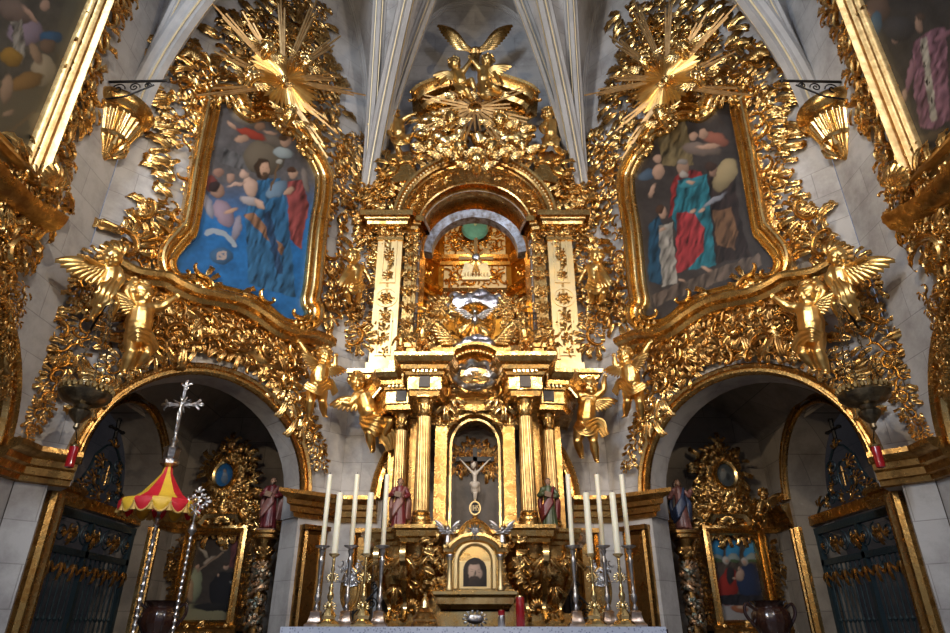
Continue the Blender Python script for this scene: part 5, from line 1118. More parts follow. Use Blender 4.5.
# ================================================================ angels and cherubs
GR='large gilded cherubs around the diagonal frames'
def rj(J): return J
J1={'head':(142,294,.05),'neck':(141,302,.05),'chest':(141,314,.05),'pelvis':(138,333,.02),'sl':(150.5,308,.03),'el':(162,307,.05),'hl':(175,298,.08),'sr':(132,308,.03),'er':(126,292,.06),'hr':(134,281,.04),'hipl':(142,336,.02),'kl':(147,353,.14),'fl':(134,368,.0),'hipr':(134,336,.02),'kr':(132,352,.18),'fr':(124,371,.1)}
J2={'head':(325,355.5,.05),'neck':(323,361,.05),'chest':(321,370,.05),'pelvis':(318,385,.03),'sl':(329,365.5,.03),'el':(335,367,.1),'hl':(336,357,.12),'sr':(314,364,.03),'er':(307,354,.05),'hr':(301,343,.05),'hipl':(322,388,.03),'kl':(323,401,.16),'fl':(325,415,.02),'hipr':(313.5,388,.03),'kr':(311,402,.12),'fr':(309,418,.02)}
J3={'head':(353,257,.15),'neck':(354,263,.1),'chest':(357,270,.08),'pelvis':(353,282,.05),'sl':(362,267,.05),'el':(367,273,.1),'hl':(371,281,.15),'sr':(350,267,.1),'er':(345,274,.14),'hr':(340,281,.16),'hipl':(356,284,.05),'kl':(360,292,.16),'fl':(358,303,.0),'hipr':(350,284,.05),'kr':(347,293,.16),'fr':(350,303,.02)}
J4={'head':(113,258,.1),'neck':(112,264,.08),'chest':(111,273,.06),'pelvis':(106,291,.04),'sl':(118,269,.05),'el':(123,279,.12),'hl':(118,288,.2),'sr':(105,268,.07),'er':(96,264,.15),'hr':(86,258,.25),'hipl':(110,294,.04),'kl':(116,304,.2),'fl':(110,318,.08),'hipr':(102,294,.04),'kr':(100,307,.22),'fr':(92,318,.12)}
for sg in(-1,1):
    m=sg>0; S='left' if sg<0 else 'right'
    putto('cherub_statue',DL,J1,.145,(.5,-1,-.25),'gilded cherub with raised arm standing on the outer haunch of the %s arch'%S,group=GR,mir=m,db=.45,wings=[((-.9,.3),.32,-1)],fat=1.2,sash=([(128,338,.15),(138,334,.28),(150,340,.2),(156,352,.1)],.09),seed=1)
    putto('cherub_statue',DL,J2,.13,(-.1,-1,-.3),'gilded cherub hanging from the shelf moulding beside the %s arch, nearer the altarpiece'%S,group=GR,mir=m,db=.45,wings=[((-.9,.3),.32,-1),((.9,.2),.3,1)],fat=1.15,sash=([(306,384,.16),(318,390,.24),(330,384,.15),(336,394,.1)],.08),seed=2)
    putto('cherub_statue',DL,J3,.13,(-.6,-1,-.2),'gilded winged cherub leaning out beside the inner edge of the %s big frame'%S,group=GR,mir=m,db=.35,wings=[((-.5,-.6),.5,-1)],sash=([(345,285,.1),(354,288,.2),(364,284,.1)],.1),seed=3)
    putto('angel_statue',DL,J4,.12,(-.3,-1,-.3),'gilded draped angel reaching outwards above the %s bronze lamp'%S,'angel statue','gilded angels above the hanging lamps',m,db=.45,wings=[((-.95,-.15),.48,-1)],sash=([(116,280,.2),(108,290,.3),(102,300,.28),(94,308,.2)],.09),seed=4)
C1l={'head':(358,382,.15),'neck':(361,389,.1),'chest':(366,399,.08),'pelvis':(371,416,.05),'sl':(373,392,.1),'el':(383,388,.15),'hl':(379,376,.15),'sr':(357,396,.1),'er':(350,404,.15),'hr':(343,402,.2),'hipl':(377,418,.06),'kl':(391,421,.25),'fl':(382,441,.1),'hipr':(367,419,.05),'kr':(370,433,.25),'fr':(373,450,.1)}
C1r={'head':(590,387,.12),'neck':(589,394,.1),'chest':(588,405,.08),'pelvis':(586,423,.05),'sl':(597,396,.1),'el':(604,390,.12),'hl':(605,378,.12),'sr':(580.5,396,.1),'er':(575,387,.14),'hr':(577,374,.14),'hipl':(591,426,.05),'kl':(594,441,.2),'fl':(597,460,.1),'hipr':(581.5,426,.05),'kr':(578,441,.22),'fr':(582,456,.05)}
putto('cherub_statue',CEN,C1l,.15,(.3,-1,.1),'large gilded cherub seated with bent knees left of the tabernacle columns',group='large gilded cherubs beside the columns',db=.5,wings=[((-.95,-.2),.42,-1)],fat=1.2,sash=([(362,420,.15),(374,424,.32),(386,432,.2),(392,450,.1)],.13),seed=5)
putto('cherub_statue',CEN,C1r,.14,(.1,-1,-.1),'large gilded cherub with both arms raised right of the tabernacle columns',group='large gilded cherubs beside the columns',db=.5,wings=[((.95,.1),.34,1)],fat=1.15,sash=([(576,425,.12),(586,430,.26),(598,424,.14),(606,436,.1)],.1),seed=6)
K1={'head':(455,64,.1),'neck':(457,69,.08),'chest':(459,75,.06),'pelvis':(462,85,.05),'sl':(464,71,.12),'el':(469,64,.16),'hl':(473,56,.16),'sr':(453,73,.05),'er':(446,78,.1),'hr':(441,84,.2),'hipl':(466,86,.1),'kl':(472,80,.3),'fl':(475,90,.25),'hipr':(460,88,.05),'kr':(467,90,.32),'fr':(472,100,.2)}
K2={'head':(488,61,.1),'neck':(486,66,.08),'chest':(484,72,.06),'pelvis':(484,83,.05),'sl':(490,69,.06),'el':(496,74,.1),'hl':(499,81,.15),'sr':(479,68,.12),'er':(475,63,.16),'hr':(471,58,.18),'hipl':(488,85,.06),'kl':(494,87,.3),'fl':(502,93,.2),'hipr':(481,86,.1),'kr':(483,95,.3),'fr':(490,99,.2)}
putto('cherub_statue',CEN,K1,.14,(.7,-1,-.1),'left of two gilded cherubs sitting on the very top of the altarpiece',group='pair of cherubs crowning the altarpiece',db=.75,wings=[((-.9,-.2),.4,-1)],sash=([(455,84,.15),(463,90,.3),(470,96,.2)],.08),seed=7)
putto('cherub_statue',CEN,K2,.14,(-.6,-1,-.3),'right of two gilded cherubs sitting on the very top of the altarpiece',group='pair of cherubs crowning the altarpiece',db=.75,wings=[((.9,.1),.42,1)],sash=([(478,86,.15),(486,92,.3),(500,94,.2)],.08),seed=8)
T1={'head':(393.5,113.5,.1),'neck':(395.5,119,.08),'chest':(398.5,125,.06),'pelvis':(400,137,.05),'sl':(403,120.5,.08),'el':(408,117,.12),'hl':(414,114,.15),'sr':(392,124,.05),'er':(388,131,.1),'hr':(393,136,.2),'hipl':(403.5,138,.08),'kl':(408,139,.25),'fl':(414,134,.2),'hipr':(397,139,.05),'kr':(398,148,.2),'fr':(402,157,.08)}
T2={'head':(548,114.5,.1),'neck':(549.5,119.5,.08),'chest':(551.5,126,.06),'pelvis':(551,137,.05),'sl':(558,121,.06),'el':(564,119,.1),'hl':(566,111,.12),'sr':(545.5,123.5,.08),'er':(541,128,.14),'hr':(544,133,.22),'hipl':(555,139,.05),'kl':(557,147,.28),'fl':(563,155,.1),'hipr':(547.5,139,.06),'kr':(545,147,.26),'fr':(540,152,.1)}
putto('cherub_statue',CEN,T1,.14,(.3,-1,-.2),'gilded cherub pointing inwards on the left haunch of the great arch',group='cherubs on the haunches of the great arch',db=.4,wings=[((-.9,-.1),.45,-1)],sash=([(392,137,.12),(400,142,.28),(410,140,.2)],.08),seed=9)
putto('cherub_statue',CEN,T2,.14,(-.3,-1,-.2),'gilded cherub raising one hand on the right haunch of the great arch',group='cherubs on the haunches of the great arch',db=.4,sash=([(543,138,.12),(551,142,.28),(560,138,.2)],.08),seed=10)
def mini(cx,cy,h,d,lean,lab,grp,up=1,seed=0,mt=None):
    u=h/10.; J={'head':(cx,cy-4.2*u,.05),'neck':(cx,cy-3.2*u,.03),'chest':(cx+.2*lean*u,cy-2*u,.02),'pelvis':(cx+.6*lean*u,cy+.4*u,0),'sl':(cx+1.2*u,cy-2.8*u,.02),'el':(cx+2.4*u,cy-(3.2 if up>0 else 1.6)*u,.08),'hl':(cx+3.2*u,cy-(4.6 if up>0 else .6)*u,.12),'sr':(cx-1.2*u,cy-2.8*u,.02),'er':(cx-2.3*u,cy-1.8*u,.1),'hr':(cx-2.9*u,cy-.4*u,.15),'hipl':(cx+.6*lean*u+.7*u,cy+.8*u,0),'kl':(cx+.9*lean*u+1.3*u,cy+2.4*u,.2),'fl':(cx+1.2*lean*u+1.*u,cy+4.6*u,.02),'hipr':(cx+.6*lean*u-.7*u,cy+.8*u,0),'kr':(cx+.9*lean*u-1.*u,cy+2.6*u,.16),'fr':(cx+lean*u-1.3*u,cy+4.7*u,.0)}
    R=h/10*1.3/633*9.6
    putto('cherub_statue',CEN,J,R,(.3*lean,-1,-.3),lab,group=grp,db=d,wings=[((-.8*lean or -.8,.4),R*2.2,-1 if lean>=0 else 1)],seed=seed,mt=mt or GOLD)
G2='small gilded cherubs on the balcony'
mini(424,338,38,1.32,-.6,'small gilded cherub on the balcony just left of the silver cloud',G2,1,11)
mini(524,338,38,1.32,.8,'small gilded cherub on the balcony just right of the silver cloud',G2,-1,12)
mini(402,346,32,1.1,-.4,'small gilded cherub at the far left end of the balcony',G2,-1,13)
mini(551,346,32,1.1,.5,'small gilded cherub at the far right end of the balcony',G2,1,14)
# ================================================================ robed painted statues
def pm(n,c,v=.4,r=.4): return mat(n,c,r,0,.15,18,v,7)
SKIN=pm('painted_skin',(.32,.18,.115),.2); SKINL=pm('ivory_skin',(.46,.42,.37),.2); HAIRB=pm('painted_hair',(.09,.05,.03)); RED=pm('painted_red_robe',(.15,.02,.025)); GREENR=pm('painted_green_robe',(.06,.08,.035)); BLUER=pm('painted_navy_robe',(.035,.05,.10)); CREAMR=pm('painted_pink_tunic',(.22,.09,.075)); BRN=pm('painted_brown',(.20,.11,.06)); GOLDR=mat('gilded_cloth',(.7,.45,.16),.35,.8,.2,20,vscale=9,var2=(.4,.12,.06))
def saint(plane,px,py_head,py_foot,d,label,robe,cloak,face=(0,-1,0),arms=0,beard=True,child_=False,mir=False,seed=1,longh=False,base=True,group='polychrome saints on pedestals'):
    x,zt=plane.px(px,py_head,d); _,zb=plane.px(px,py_foot,d); x=plane.px(px,py_foot,d)[0]; H=zt-zb; y=-d; R=H/14.2 if not child_ else H/11
    P=lambda a,b,c:np.array((x+a*H,y-b*H,zb+c*H)); g={'head':P(0,.02,1)-np.array((0,0,R*.95)),'neck':P(0,.01,.845),'chest':P(.0,.01,.74),'pelvis':P(.02,0,.53),'sl':P(.105,.0,.80),'sr':P(-.105,.0,.80),'hipl':P(.06,0,.50),'kl':P(.08,.07,.28),'fl':P(.08,.03,.045),'hipr':P(-.03,0,.50),'kr':P(-.05,.03,.27),'fr':P(-.06,.01,.04)}
    A=[((.19,.04,.66),(.10,.14,.62),(-.19,.05,.66),(-.08,.14,.70)),((.20,.03,.68),(.24,.10,.80),(-.18,.05,.65),(-.24,.14,.62)),((.19,.04,.66),(.09,.15,.66),(-.18,.05,.64),(-.05,.15,.58))][arms]
    g['el'],g['hl'],g['er'],g['hr']=[P(*a) for a in A]
    t=Thing('saint_statue',plane,(x,zb),label,'statue',group,mir,d)
    b=body(g,R,face,child=False,vox=R*.11); t.part('body',b,SKIN,sharp=0,label='painted skin')
    t.part('hair',remesh(hairm(g['head'],R,face,seed=seed,long=longh,beard=beard),R*.11,1),HAIRB,sharp=0)
    mb=MB(); rb=H*.07; chain(mb,[P(0,.01,.80),P(0,.015,.68),P(.01,.01,.55),P(.01,.02,.3),P(.01,.02,.10)],[H*.085,H*.09,H*.10,H*.11,H*.12])
    capsule(mb,g['sl'],H*.05,g['sr'],H*.05); r=random.Random(seed)
    for q_ in 'lr': chain(mb,[g['s'+q_],g['e'+q_],g['e'+q_]*.35+g['h'+q_]*.65],[H*.045,H*.045,H*.05])
    for i in range(13):
        a=-PI+PI*i/12; a2=a+r.uniform(-.15,.15); capsule(mb,P(.01+.085*math.cos(a),.01-.085*math.sin(a),.56),H*.016,P(.01+.135*math.cos(a2),.02-.12*math.sin(a2),.05+r.uniform(0,.04)),H*.026)
    t.part('robe',remesh(mb,H*.011,2),robe,sharp=0)
    mb=MB(); 
    for k in range(5): chain(mb,[P(.11-.01*k,.03,.82-.01*k),P(.02+.01*k,.12,.62-.03*k),P(-.10,.11+.01*k,.46-.05*k),P(-.15,.02,.38-.05*k)],[H*.03,H*.032,H*.032,H*.03])
    for k in range(5): chain(mb,[P(.13,-.01-.02*k,.80),P(.17+.01*k,-.03,.55),P(.15+.015*k,.0-.02*k,.22)],[H*.04,H*.04,H*.03])
    chain(mb,[P(-.12,-.03,.80),P(-.17,-.04,.55),P(-.16,-.02,.25)],[H*.045,H*.05,H*.035])
    t.part('cloak',remesh(mb,H*.012,2),cloak,sharp=0)
    if arms==0:
        mb=MB(); box(mb,tuple(P(-.02,.17,.66)),(H*.13,H*.05,H*.10),ry=.3); t.part('book',mb,BRN,sharp=20)
    if base:
        mb=MB(); box(mb,(x,y,zb-.0),(H*.36,H*.30,H*.06)); t.part('base',mb,BRN,sharp=20)
    return t
saint(CEN,398.5,479,530,1.32,'painted wooden saint in a red tunic on the ledge left of the columns',RED,CREAMR,(.2,-1,-.1),0,seed=3,group='polychrome saints on the altarpiece ledge')
saint(CEN,550.5,479,530,1.32,'painted wooden saint in dark green and red on the ledge right of the columns',GREENR,RED,(-.2,-1,-.1),0,seed=4,group='polychrome saints on the altarpiece ledge')
saint(BK,267.5,478,531,.75,'painted wooden saint in crimson robes on the carved column in the left chapel',RED,CREAMR,(-.1,-1,.2),0,seed=5,group='polychrome saints on chapel columns')
saint(BK,684,480,532,.75,'painted wooden saint in pink and navy holding out a hand, right chapel column',CREAMR,BLUER,(.3,-1,.1),1,False,seed=6,longh=True,group='polychrome saints on chapel columns')
# crucifix in the niche
x0,zh=CEN.px(475.2,466,.60); t=Thing('crucifix',CEN,(0,2.12),'ivory crucified figure on a dark cross in the central niche','crucifix',None,False,.60); y=-.60
mb=MB(); bx(mb,-.03,.03,y+.05,y+.09,2.10,3.28); hz=CEN.px(475,458,.6)[1]; bx(mb,-.26,.26,y+.05,y+.09,hz-.03,hz+.03); t.part('cross',mb,BLACK,sharp=20)
q=lambda px,py,dd=0:CEN.p3(px,py,.60+dd)
g={'head':q(474,465,.04),'neck':q(475,470),'chest':q(475.3,475),'pelvis':q(475.3,485),'sl':q(479,471),'el':q(484.5,465),'hl':q(490,459.5),'sr':q(471.5,471),'er':q(466,465),'hr':q(461,459.5),'hipl':q(477,486),'kl':q(476.8,493,.05),'fl':q(475.8,501),'hipr':q(473.6,486),'kr':q(474.6,493,.05),'fr':q(475,502)}
t.part('body',body(g,.048,(-.3,-1,-.5),child=False,vox=.006),SKINL,sharp=0); t.part('hair',remesh(hairm(g['head'],.048,(-.3,-1,-.5),beard=True,long=True),.006,1),HAIRB,sharp=0)
mb=MB(); chain(mb,[q(472.5,484,.02),q(475.3,486,.05),q(478,484,.02)],[.035,.05,.035]); chain(mb,[q(478,485,.02),q(479.5,491,.0)],[.03,.02]); chain(mb,[q(475.3,486,.02),q(475.3,490,.02)],[.05,.055]); t.part('loincloth',remesh(mb,.007,2),SKINL,sharp=0)
# ================================================================ altarpieces inside the side chapels
def chapel_altar(sg):
    mir=sg>0; S='left' if sg<0 else 'right'; d=.30; P_=lambda L,dd=d:[BK.px(*p,dd) for p in L]
    t=Thing('chapel_altarpiece',BK,(BK.px(212,619,d)[0],1.0),('gilded chapel altarpiece with a blue oval medallion, left arch' if sg<0 else 'gilded chapel altarpiece with a grey oval medallion, right arch'),'altarpiece','altarpieces inside the side chapels',mir)
    (xa,zt),(xb,_),(_,zb)=BK.px(196,534,d),BK.px(242,534,d),BK.px(190,620,d); zb-=.02
    mb=MB(); sweep(mb,[(xa,zb),(xa,zt),(xb,zt),(xb,zb)][::1],[(-.02,.20),(-.02,.34),(.01,.38),(.04,.36),(.07,.42),(.11,.40),(.12,.28),(.12,0),],closed=True); t.part('frame_moulding',mb,GOLD,sharp=40)
    R=[(xa-.02,zb-.02),(xb+.02,zb-.02),(xb+.02,zt+.02),(xa-.02,zt+.02)]
    if sg<0: sh=[('e',255,590,130,50,0,(.26,.25,.15)),('e',300,505,50,62,0,(.012,.012,.016)),('p',[(318,330),(350,330),(345,440),(312,430)],(.24,.07,.07)),('e',205,485,22,55,.12,(.36,.40,.26)),('e',190,500,12,40,0,(.50,.34,.20)),('e',232,382,24,8,.9,(.55,.48,.38)),('e',250,405,28,9,-.6,(.5,.42,.34)),('e',212,430,8,9,0,SK),('l',[(215,440),(265,398),(290,385)],3,(.35,.25,.18)),('e',295,368,13,13,0,(.60,.44,.28)),('e',303,428,10,11,0,SK),('e',300,420,12,7,0,(.06,.04,.03)),('e',275,455,6,5,0,SK),('e',322,478,12,6,.2,(.6,.55,.5)),('e',255,550,60,14,0,(.02,.02,.02))]; o=(130,430);bgf=K(.045,.036,.03)
    else: sh=[('e',245,590,130,50,0,(.36,.36,.37)),('p',[(165,345),(320,345),(320,420),(165,420)],(.14,.11,.085))]+[z for c in(180,230,285) for z in(('e',c,384,21,40,0,(.05,.32,.62)),('e',c,402,21,17,0,(.35,.42,.40)),('e',c+4,410,18,10,.2,(.08,.14,.06)))]+[('p',[(165,413),(320,413),(320,440),(165,440)],(.13,.10,.08)),('e',215,490,32,58,.15,(.40,.03,.02)),('e',222,455,14,30,0,(.03,.03,.035)),('e',207,407,12,17,0,(.62,.58,.52)),('e',209,410,7,9,0,SK),('e',282,480,38,62,-.1,(.025,.045,.11)),('e',264,410,12,15,0,(.55,.52,.48)),('e',263,413,7,9,0,SK),('e',252,452,12,22,.2,(.60,.42,.32)),('e',248,434,7,8,0,SK),('e',235,465,10,5,0,SK),('e',250,557,32,13,.15,(.36,.13,.06)),('e',258,551,18,7,.15,(.6,.42,.3)),('p',[(175,515),(330,515),(325,545),(170,545)],(.03,.03,.04))]; o=(660,430);bgf=K(.06,.05,.045)
    canvas(t,BK,R,.22,bgf,sh,o,.3206,.0085,mir)
    C=P_([(234,444),(243,450),(252,460),(247,476),(250,492),(262,500),(266,512),(246,528),(248,534),(192,534),(194,524),(184,514),(196,506),(205,496),(212,484),(207,472),(209,460),(220,452)])
    mb=MB(); relief(mb,C,.22,.04,.02); fill(mb,C,.20,130+mir,.24,.14,dens=1.6,kinds='CSctlh'); x,z=BK.px(228,477,d)
    for k in range(16): a=k*PI/8; put(mb,'tuft',x+.16*math.cos(a),z+.20*math.sin(a),a,.14,False,.42)
    x2,z2=BK.px(234,446,d); put(mb,'tuft',x2,z2,PI/2,.2,False,.4); put(mb,'rose',x2,z2,0,.14,False,.42)
    x3,z3=BK.px(224,524,d); put(mb,'shell',x3,z3-.02,0,.24,False,.42)
    t.part('carved_crest',mb,GOLD)
    mb=MB(); sweep(mb,[(x-.21,zt+.14),(x+.14,zt+.14)] if False else [(x3-.30,zt+.12),(x3-.22,zt+.24),(x3+.22,zt+.24),(x3+.30,zt+.12)],[(-.04,.3),(-.04,.46),(.02,.48),(.05,.44),(.05,.3)]); t.part('crest_base',mb,GOLD2,sharp=30)
    el=[(x+.135*math.cos(a),z+.175*math.sin(a)) for a in np.linspace(0,2*PI,30)[:-1]]
    mb=MB(); sweep(mb,el[::-1],[(0,.38),(0,.46),(.03,.48),(.045,.44),(.045,.38)],closed=True); c=t.part('medallion_frame',mb,GOLD2)
    cx,cy=project(BK,x,.42,z)
    sh=[('e',0,0,30,40,0,(.03,.22,.62)),('e',0,5,8,22,0,(.35,.45,.60)),('e',0,-14,6,7,0,(.45,.4,.42)),('e',0,14,11,13,0,(.20,.32,.52))] if sg<0 else [('e',0,0,30,40,0,(.12,.15,.17)),('e',-6,0,10,22,.1,(.30,.33,.34)),('e',8,5,7,14,-.2,(.04,.05,.06)),('e',-6,-16,6,6,0,(.4,.35,.3))]
    if mir: cx=951-cx
    canvas(t,BK,el,.42,K(.04,.18,.5) if sg<0 else K(.1,.12,.13),sh,(cx,cy),.32,.008,mir,'medallion',label='blue oval medallion' if sg<0 else 'grey oval medallion')
    for a,b in(((180,538),(176,620)),((251,540),(244,622))): mb=MB(); fill(mb,[BK.px(a[0]-3,a[1],d),BK.px(a[0]+6,a[1],d),BK.px(b[0]+7,b[1],d),BK.px(b[0]-4,b[1],d)],.14,140+mir,.16,.06,dens=1.3); t.part('side_ornament',mb,GOLD3)
    mb=MB(); band(mb,P_([(170,552),(166,570),(170,588),(163,608)]),.26,.20,141+mir,.03); t.part('wall_pendant',mb,GOLD3)
    mb=MB(); bx(mb,xa-.2,xb+.2,-.5,0,.2,zb-.12); sweep(mb,[(xa-.2,zb-.10),(xb+.2,zb-.10)],[(-.08,.2),(-.08,.5),(0,.56),(.05,.5),(.05,.2)]); fill(mb,[(xa-.1,zb-.3),(xb+.1,zb-.3),(xb+.1,zb-.12),(xa-.1,zb-.12)],.16,143,.5,.05); t.part('predella',mb,GOLD3)
    # carved column carrying the saint
    x,z1=BK.px(267.5,532,.75); q=Thing('carved_column',BK,(x,0),'vine-wrapped twisted column with a leafy capital in the %s chapel'%S,'column','vine-wrapped chapel columns',mir,.75); y=-.75
    mb=MB(); lathe(mb,[(.13,0),(.13,.1),(.10,.12),(.085,.3),(.085,z1-.42)],(x,y,0),20); q.part('shaft',mb,GOLD3); mb=MB(); 
    for s0 in(0,PI): tube(mb,[(x+.10*math.cos(u+s0),y+.10*math.sin(u+s0),.2+u*.065) for u in np.linspace(0,(z1-.62)/.065,120)],.03,6)
    r=random.Random(9)
    for i in range(46):
        a=r.uniform(-PI,0); zz=r.uniform(.7,z1-.42); V=KIT[r.choice(['tuft','leaf','rose'])]; R=np.array(Matrix.Rotation(a+PI/2,3,'Z')); mb.add((V.v[0]@rot2(r.uniform(0,6)).T*.12)@R.T+np.array((x+.11*math.cos(a),y+.11*math.sin(a),zz)),V.f[0])
    for i in range(14): a=r.uniform(-PI,0); ball(mb,(x+.12*math.cos(a),y+.12*math.sin(a),r.uniform(.8,z1-.45)),.035,6)
    q.part('vine',mb,COPV)
    mb=MB(); lathe(mb,[(.10,z1-.40),(.13,z1-.37),(.10,z1-.34),(.12,z1-.2),(.17,z1-.1)],(x,y,0),20)
    for row in range(2):
        for i in range(9):
            a=-PI+PI*i/8+.1*row; V=KIT['tuft']; R=np.array(Matrix.Rotation(a+PI/2,3,'Z')); mb.add((V.v[0]@rot2(PI/2).T*.17)@R.T+np.array((x+.115*math.cos(a),y+.115*math.sin(a),z1-.33+.12*row)),V.f[0])
    q.part('capital',mb,GOLD3); mb=MB(); lathe(mb,[(.16,z1-.11),(.20,z1-.09),(.20,z1-.05),(.23,z1-.03),(.23,z1),(.1,z1)],(x,y,0),28,sq=.5); q.part('abacus',mb,GOLD3)
COPV=mat('painted_vine',(.42,.22,.10),.35,.7,.2,20,vscale=12,var2=(.10,.14,.12))
chapel_altar(-1); chapel_altar(1)
# right chapel: cherub beside the crest
x,z=BK.px(768,503,.5); tt={'head':(764,494,.1),'neck':(763,499,.08),'chest':(762,503,.06),'pelvis':(759,513,.05),'sl':(766.5,500.5,.08),'el':(770,507,.12),'hl':(766,513,.15),'sr':(759,501,.05),'er':(754,505,.1),'hr':(749,503,.15),'hipl':(762,515,.06),'kl':(765,521,.2),'fl':(762,528,.1),'hipr':(756,515,.05),'kr':(755,522,.2),'fr':(754,529,.1)}
putto('cherub_statue',BK,tt,.085,(-.3,-1,-.1),'small gilded cherub beside the crest of the right chapel altarpiece',db=.4,seed=22,mt=GOLD3,wings=[((.8,.3),.3,1)])
# ================================================================ altar table and what stands on it
CL=bpy.data.materials.new('embroidered_linen'); CL.use_nodes=True; nt=CL.node_tree; b=nt.nodes['Principled BSDF']; b.inputs['Roughness'].default_value=.85
tc=nt.nodes.new('ShaderNodeTexCoord'); vo=nt.nodes.new('ShaderNodeTexVoronoi'); vo.inputs['Scale'].default_value=42; nt.links.new(tc.outputs['Object'],vo.inputs['Vector']); rp=nt.nodes.new('ShaderNodeValToRGB'); rp.color_ramp.elements[0].color=(.28,.30,.40,1); rp.color_ramp.elements[1].color=(.62,.64,.72,1); rp.color_ramp.elements[0].position=.15; rp.color_ramp.elements[1].position=.4; nt.links.new(vo.outputs['Distance'],rp.inputs['Fac']); nt.links.new(rp.outputs['Color'],b.inputs['Base Color'])
WALN=mat('dark_walnut',(.06,.03,.018),.3,0,.15,12,.4,6)
t=Thing('altar_table',CEN,(0,0),'long altar table draped in white embroidered cloth along the bottom edge','altar',None,False,2.6)
ya,yb=Y(5.95),Y(6.95)
mb=MB(); bx(mb,-1.63,1.63,ya+.02,yb,.92,1.03); bx(mb,-1.4,1.4,ya+.15,yb-.1,0,.92); t.part('table_body',mb,WALN,sharp=20)
mb=MB(); bx(mb,-1.64,1.61,ya,yb,1.03,1.048); P=[]
for i in range(121): x_=-1.64+3.25*i/120; P.append([(x_,ya-.006-.010*math.sin(i*.9)*k/5,1.045-.30*k/5-(.02*abs(math.sin(i*.45)) if k==5 else 0)) for k in range(6)])
v,f=grid(P); mb.add(v,f); t.part('cloth',mb,CL,sharp=40)
ZA=1.048; WAX=mat('ivory_wax',(.80,.76,.60),.45,0,0,10); WAX.node_tree.nodes['Principled BSDF'].inputs['Subsurface Weight'].default_value=.3; WAX.node_tree.nodes['Principled BSDF'].inputs['Subsurface Radius'].default_value=(.03,.02,.01)
PINK=mat('worn_silver_gilt',(.62,.50,.42),.3,1,.2,20,vscale=9,var2=(.42,.30,.22))
def W(x,y,Yw): r=ray(x,y); k=Yw/r[1]; return r[0]*k,EYE+r[2]*k
ordn=['outermost','middle','innermost']
def candlestick(px,brass,Yw,lab,labc):
    x=W(px,618,Yw)[0]; y=Y(Yw); H=.70 if not brass else .60
    t=Thing('candlestick',CEN,(x,ZA),lab,'candlestick','brass altar candlesticks' if brass else 'silver altar candlesticks',False,-y)
    mt=BRASS if brass else SV; m2=BRASS if brass else PINK
    mb=MB(); 
    if brass: lathe(mb,[(.085,0),(.09,.02),(.075,.04),(.05,.06),(.06,.09),(.035,.13),(.02,.15)],(x,y,ZA),24,.12,6)
    else: lathe(mb,[(.088,0),(.088,.02),(.07,.035),(.06,.05),(.045,.11),(.05,.125),(.03,.14)],(x,y,ZA),16,sq=.8)
    t.part('foot',mb,m2,sharp=40)
    pr=[(.02,.13),(.030,.16),(.018,.18),(.014,.20),(.028,.23),(.030,.26),(.016,.29),(.022,.32),(.013,.34)]
    pr+=[(.012,.36),(.017,.42),(.021,.50),(.024,.55),(.030,.57),(.020,.59),(.016,.62),(.024,.64),(.030,.66),(.016,.68)] if not brass else [(.010,.36),(.024,.40),(.010,.44),(.020,.47),(.010,.50),(.016,.54),(.012,.57)]
    mb=MB(); lathe(mb,[(a_,b_) for a_,b_ in pr],(x,y,ZA),20)
    if brass: 
        for a in(0,PI): 
            for zz in(.40,.16): put(mb,'C',x+.02*math.cos(a),ZA+zz,PI/2 if a==0 else PI/2,.07,a>0,-y)
    t.part('stem',mb,mt,sharp=50)
    mb=MB(); lathe(mb,[(.012,H-.03),(.03,H-.02),(.066 if not brass else .045,H-.005),(.07 if not brass else .05,H+.005),(.06 if not brass else .04,H),(.02,H),(.018,H+.03),(.01,H+.03)],(x,y,ZA),24); t.part('drip_pan',mb,mt)
    r,h=(.0235,.68) if not brass else (.030,.55); z0=ZA+H+(.008); mb=MB(); lathe(mb,[(r,0),(r,h-.006),(r*.85,h),(0.004,h+.001)],(x,y,z0),20)
    c=Thing('candle',CEN,(x,z0),labc,'candle','altar candles on brass sticks' if brass else 'altar candles on silver sticks',False,-y); c.part('wax',mb,WAX,sharp=50); mb=MB(); tube(mb,[(x,y,z0+h),(x+.002,y,z0+h+.02)],.003,5); c.part('wick',mb,BLACK)
for S,sl,bl in(('left',(316,346,379),(329,362.5)),('right',(636.5,609.5,577.5),(624.5,596))):
    for i,p in enumerate(sl): candlestick(p,False,6.45,'%s silver candlestick of the three on the %s end of the altar'%(ordn[i],S),'tall ivory candle on the %s silver stick, %s end of the altar'%(ordn[i],S))
    for i,p in enumerate(bl): candlestick(p,True,6.2,'%s brass candlestick of the two on the %s end of the altar'%(('outer','inner')[i],S),'thicker ivory candle on the %s brass stick, %s end of the altar'%(('outer','inner')[i],S))
    x=W(350 if S=='left' else 603,600,6.8)[0]; y=Y(6.8); q=Thing('reliquary',CEN,(x,ZA),'gilded oval reliquary with silver scrolls behind the %s candlesticks'%S,'reliquary','gilded oval reliquaries',False,-y)
    mb=MB(); lathe(mb,[(.09,0),(.08,.03),(.04,.06),(.02,.10),(.03,.13),(.015,.16)],(x,y,ZA),20); q.part('foot',mb,BRASS)
    mb=MB(); tube(mb,[(x+.085*math.cos(a),y,ZA+.34+.19*math.sin(a)) for a in np.linspace(0,2*PI,33)],.018,7,cap=False); ell(mb,(x,y+.01,ZA+.34),(.08,.012,.18)); q.part('oval_case',mb,GOLD)
    mb=MB()
    for s in(-1,1): put(mb,'C',x+s*.05,ZA+.46,PI/2,.16,s>0,-y+.03); put(mb,'tuft',x+s*.03,ZA+.36,PI/2+s*.5,.12,False,-y+.03); put(mb,'C',x+s*.09,ZA+.56,PI/2+s*.6,.10,s>0,-y+.02)
    q.part('silver_scroll',mb,SV)
